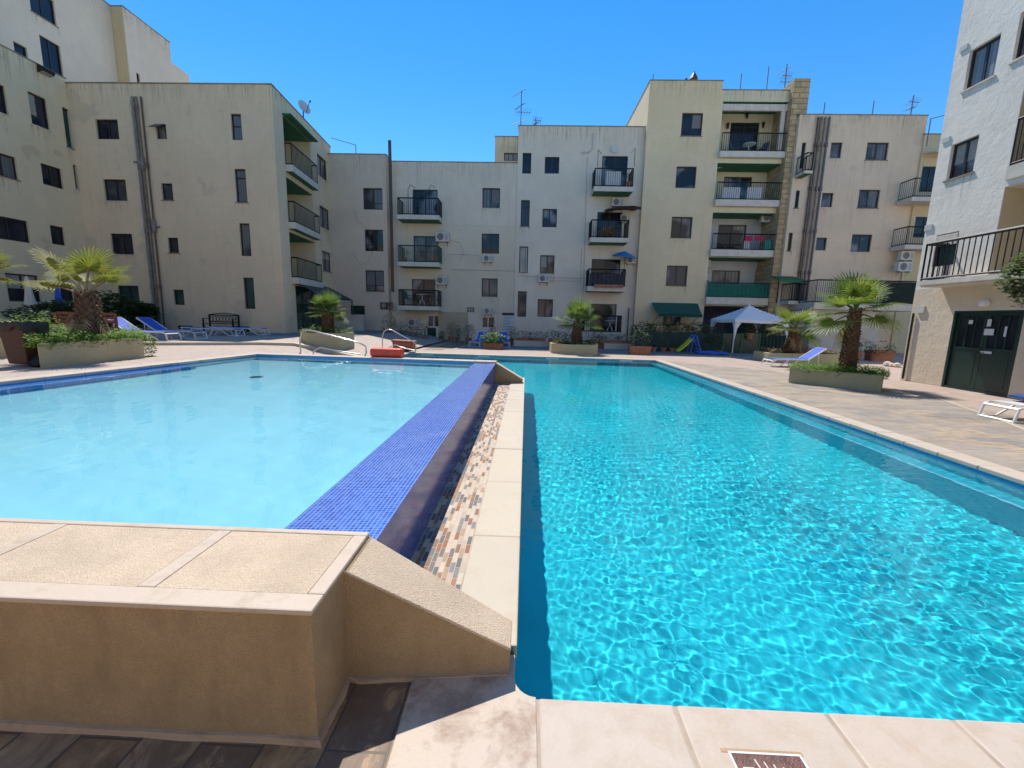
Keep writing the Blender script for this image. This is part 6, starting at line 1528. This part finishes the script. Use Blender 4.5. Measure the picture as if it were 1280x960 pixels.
for i, (px, lab) in enumerate(((820,'first small terracotta pot from the left before the fabric fence'),(832,'second small terracotta pot before the fabric fence'),(843,'third small terracotta pot before the fabric fence'),(876,'small terracotta pot right of the yellow slide'))):
    potted(at(px,22.3,ZD), .15, .26, lab, 400+i, fr=.12, fh=.12, n=40, leaf='leaf_dark')
c = at(939,22.9,.78); t = potted(tuple(c), .20, .30, 'terracotta pot hanging on the green gate', 410, fr=.15, fh=.12, n=40)
# slide and paddling pool
c = at(865,22.0,ZD); x, y, z = c; t = thing('toddler_slide', c, 'small yellow and blue plastic toddler slide before the fence', 'slide')
m = MB(); n = 8
for i in range(n):
    f0, f1 = i/n, (i+1)/n; g = lambda f: (x-.62+.66*f, .06+.62*f**1.25)
    (xa_, za_), (xb_, zb_) = g(f0), g(f1); m.hexa([(xa_,y-.22,za_),(xb_,y-.22,zb_),(xb_,y+.22,zb_),(xa_,y+.22,za_),(xa_,y-.22,za_+.03),(xb_,y-.22,zb_+.03),(xb_,y+.22,zb_+.03),(xa_,y+.22,za_+.03)])
    for s in (-.22,.19): m.hexa([(xa_,y+s,za_+.031),(xb_,y+s,zb_+.031),(xb_,y+s+.03,zb_+.031),(xa_,y+s+.03,za_+.031),(xa_,y+s,za_+.12),(xb_,y+s,zb_+.12),(xb_,y+s+.03,zb_+.12),(xa_,y+s+.03,za_+.12)])
m.build('slide_chute', M['yellow'], t)
m = MB()
for s in (-.22,.22): m.tube([(x+.04,y+s,.66),(x+.12,y+s,.95),(x+.22,y+s,.90),(x+.50,y+s,.0)], .035, 6); m.tube([(x+.06,y+s,.62),(x-.02,y+s,.0)], .03, 6)
for k in range(3): zz = .18+.2*k; xx = x+.50-.28*zz/.9; m.box(xx-.05,xx+.03,y-.2,y+.2,zz,zz+.03)
m.box(x+.03,x+.24,y-.2,y+.2,.63,.67); m.build('slide_frame', M['blue_plastic'], t)
c = at(893,21.8,ZD); m = MB(); k = 24
m.tube([(c.x+.75*math.cos(2*PI*j/k), c.y+.5*math.sin(2*PI*j/k), .06+.02*math.sin(j*1.7)) for j in range(k+1)], .07, 8); o = m.build('paddling_pool', M['blue_plastic'], None, True); tag(o, 'flat blue inflatable paddling pool before the fence', 'paddling pool')
m = MB(); m.poly([(c.x+.74*math.cos(2*PI*j/k), c.y+.49*math.sin(2*PI*j/k), .03) for j in range(k)]); m.build('pool_base', M['blue_plastic'], o)
# ------------------------------------------------------------------ gazebo
y0, y1 = 22.9, 25.9; xl_ = at(919,y0,0).x; xr_ = xl_+2.85; ze = D(930,399,23).z; za = D(930,380.5,24.4).z
t = thing('gazebo', (xl_,y0,0), 'grey white fabric pop up gazebo in front of the sand tower', 'gazebo')
def gz(f, g):   # f,g in 0..1 plan coordinates
    u, v = abs(f-.5)*2, abs(g-.5)*2; r_ = max(u, v); h = za-(za-ze)*(r_**.85) ; h -= .10*math.sin(PI*(1-min(u,v)/max(r_,1e-4)))*0
    sag = .09*(1-min(u,v)/max(r_,1e-3))*r_; return Vector((xl_+(xr_-xl_)*f, y0+(y1-y0)*g, h-sag*.6))
m = MB(); n = 20
vs = [gz(i/n, j/n) for i in range(n+1) for j in range(n+1)]
m.add(vs, [(i*(n+1)+j, (i+1)*(n+1)+j, (i+1)*(n+1)+j+1, i*(n+1)+j+1) for i in range(n) for j in range(n)])
def val(pts):
    for a, b_ in zip(pts[:-1], pts[1:]): m.quad(a-Vector((0,0,.16)), b_-Vector((0,0,.16)), b_, a)
val([gz(i/n,0) for i in range(n+1)]); val([gz(1,i/n) for i in range(n+1)]); val([gz(1-i/n,1) for i in range(n+1)]); val([gz(0,1-i/n) for i in range(n+1)])
m.build('canopy', M['gazebo_cloth'], t, False)
for f, g in ((0,0),(1,0),(1,1),(0,1)):
    p = gz(f,g); p.x += .04*(1-2*f); p.y += .04*(1-2*g); m = MB(); m.bar(Vector((p.x,p.y,ZD)), p, .05); m.build('leg', M['white_plastic'], t)
    q = MB(); sx, sy = (1-2*f), (1-2*g)
    for (dx, dy) in ((sx,0),(0,sy)):
        top_ = p+Vector((dx*.42,dy*.42,-.04)); q.add([p+Vector((dx*-.03,dy*-.03,0)), top_, p+Vector((dx*.13,dy*.13,-.5)), p+Vector((dx*.03,dy*.03,-1.15))], [(0,1,2,3)])
    q.build('corner_drape', M['gazebo_cloth'], t)
# ------------------------------------------------------------------ olive tree whose branch enters at right
t = thing('olive_tree', (9.3,6.4,0), 'grey green tree whose leafy branch enters at the right edge', 'tree')
m = MB(); m.tube([(9.1,6.0,-.05),(9.05,6.05,.8),(8.9,6.2,1.5),(8.8,6.3,2.2),(8.75,6.5,2.8)], [.13,.11,.09,.07,.04], 9)
br = [((8.88,6.25,1.7),(8.4,6.5,2.2),(7.5,6.8,2.40)),((8.8,6.3,2.1),(8.3,6.8,2.6),(7.75,6.9,2.7)),((8.75,6.4,2.5),(9.1,6.2,3.1),(9.3,6.0,3.4)),((8.9,6.2,1.6),(9.6,5.9,2.2),(9.9,5.8,2.6)),((8.85,6.25,1.9),(8.3,6.6,2.0),(7.75,6.8,2.1))]
for b3 in br: m.tube(b3, [.05,.03,.012], 6)
m.build('trunk', M['bark'], t)
m = MB(); rnd = random.Random(77)
for (c, r_, n_) in (((7.5,6.85,2.36),(.22,.28,.24),620),((7.62,6.9,2.62),(.18,.22,.14),260),((7.66,6.75,2.10),(.26,.28,.18),380),((8.0,6.6,2.45),(.38,.35,.34),700),((9.2,6.1,3.1),(.8,.7,.6),900),((9.7,5.8,2.5),(.6,.6,.5),600),((8.5,6.5,2.1),(.3,.35,.25),400)): leafy(m, c, r_, n_, .085, rnd, shell=.4)
m.build('crown', M['leaf_olive'], t)

# ------------------------------------------------------------------ camera, sun, sky
cam = bpy.data.cameras.new('camera'); co_ = bpy.data.objects.new('camera', cam); C.objects.link(co_)
right = Vector((fx_c.x, fy_c.x, up_c.x)); down = Vector((fx_c.y, fy_c.y, up_c.y)); fwd = Vector((fx_c.z, fy_c.z, up_c.z))
mt = Matrix((right, -down, -fwd)).transposed().to_4x4(); mt.translation = EYE; co_.matrix_world = mt
cam.sensor_width = 36; cam.lens = F/1280*36; cam.clip_start = .05; cam.clip_end = 2000
bpy.context.scene.camera = co_
sv = Vector((-.2,.6,1.0)).normalized()
sun = bpy.data.lights.new('sun', 'SUN'); sun.energy = SUN_E; sun.angle = math.radians(.5); sun.color = (1,.955,.88); sun.cycles.is_caustics_light = True
so = bpy.data.objects.new('sun', sun); C.objects.link(so); so.rotation_euler = sv.to_track_quat('Z','Y').to_euler(); so.location = (0,0,30)
w = bpy.data.worlds.new('World'); bpy.context.scene.world = w; w.use_nodes = True; nt = w.node_tree
sk = nt.nodes.new('ShaderNodeTexSky'); sk.sky_type = 'NISHITA'; sk.sun_disc = False; sk.sun_elevation = math.asin(sv.z); sk.sun_rotation = math.atan2(sv.x, sv.y)
sk.air_density = 1.0; sk.dust_density = 0.0; sk.ozone_density = 3.0; sk.altitude = 0
hs = nt.nodes.new('ShaderNodeHueSaturation'); hs.inputs['Saturation'].default_value = SKY_SAT; nt.links.new(sk.outputs[0], hs.inputs['Color'])
bgn = nt.nodes['Background']; nt.links.new(hs.outputs[0], bgn.inputs[0]); bgn.inputs[1].default_value = SKY_E
sc = bpy.context.scene
sc.view_settings.view_transform = 'Standard'; sc.view_settings.look = 'None'; sc.view_settings.gamma = 1; sc.view_settings.exposure = EXPO; sc.view_settings.use_curve_mapping = False
sc.render.engine = 'CYCLES'; sc.cycles.max_bounces = 8; sc.cycles.transparent_max_bounces = 12; sc.cycles.diffuse_bounces = 4; sc.cycles.glossy_bounces = 3
sc.cycles.use_denoising = True; sc.cycles.sample_clamp_indirect = 6; sc.cycles.sample_clamp_direct = 0
for pr in (AC0[0],):
    pass
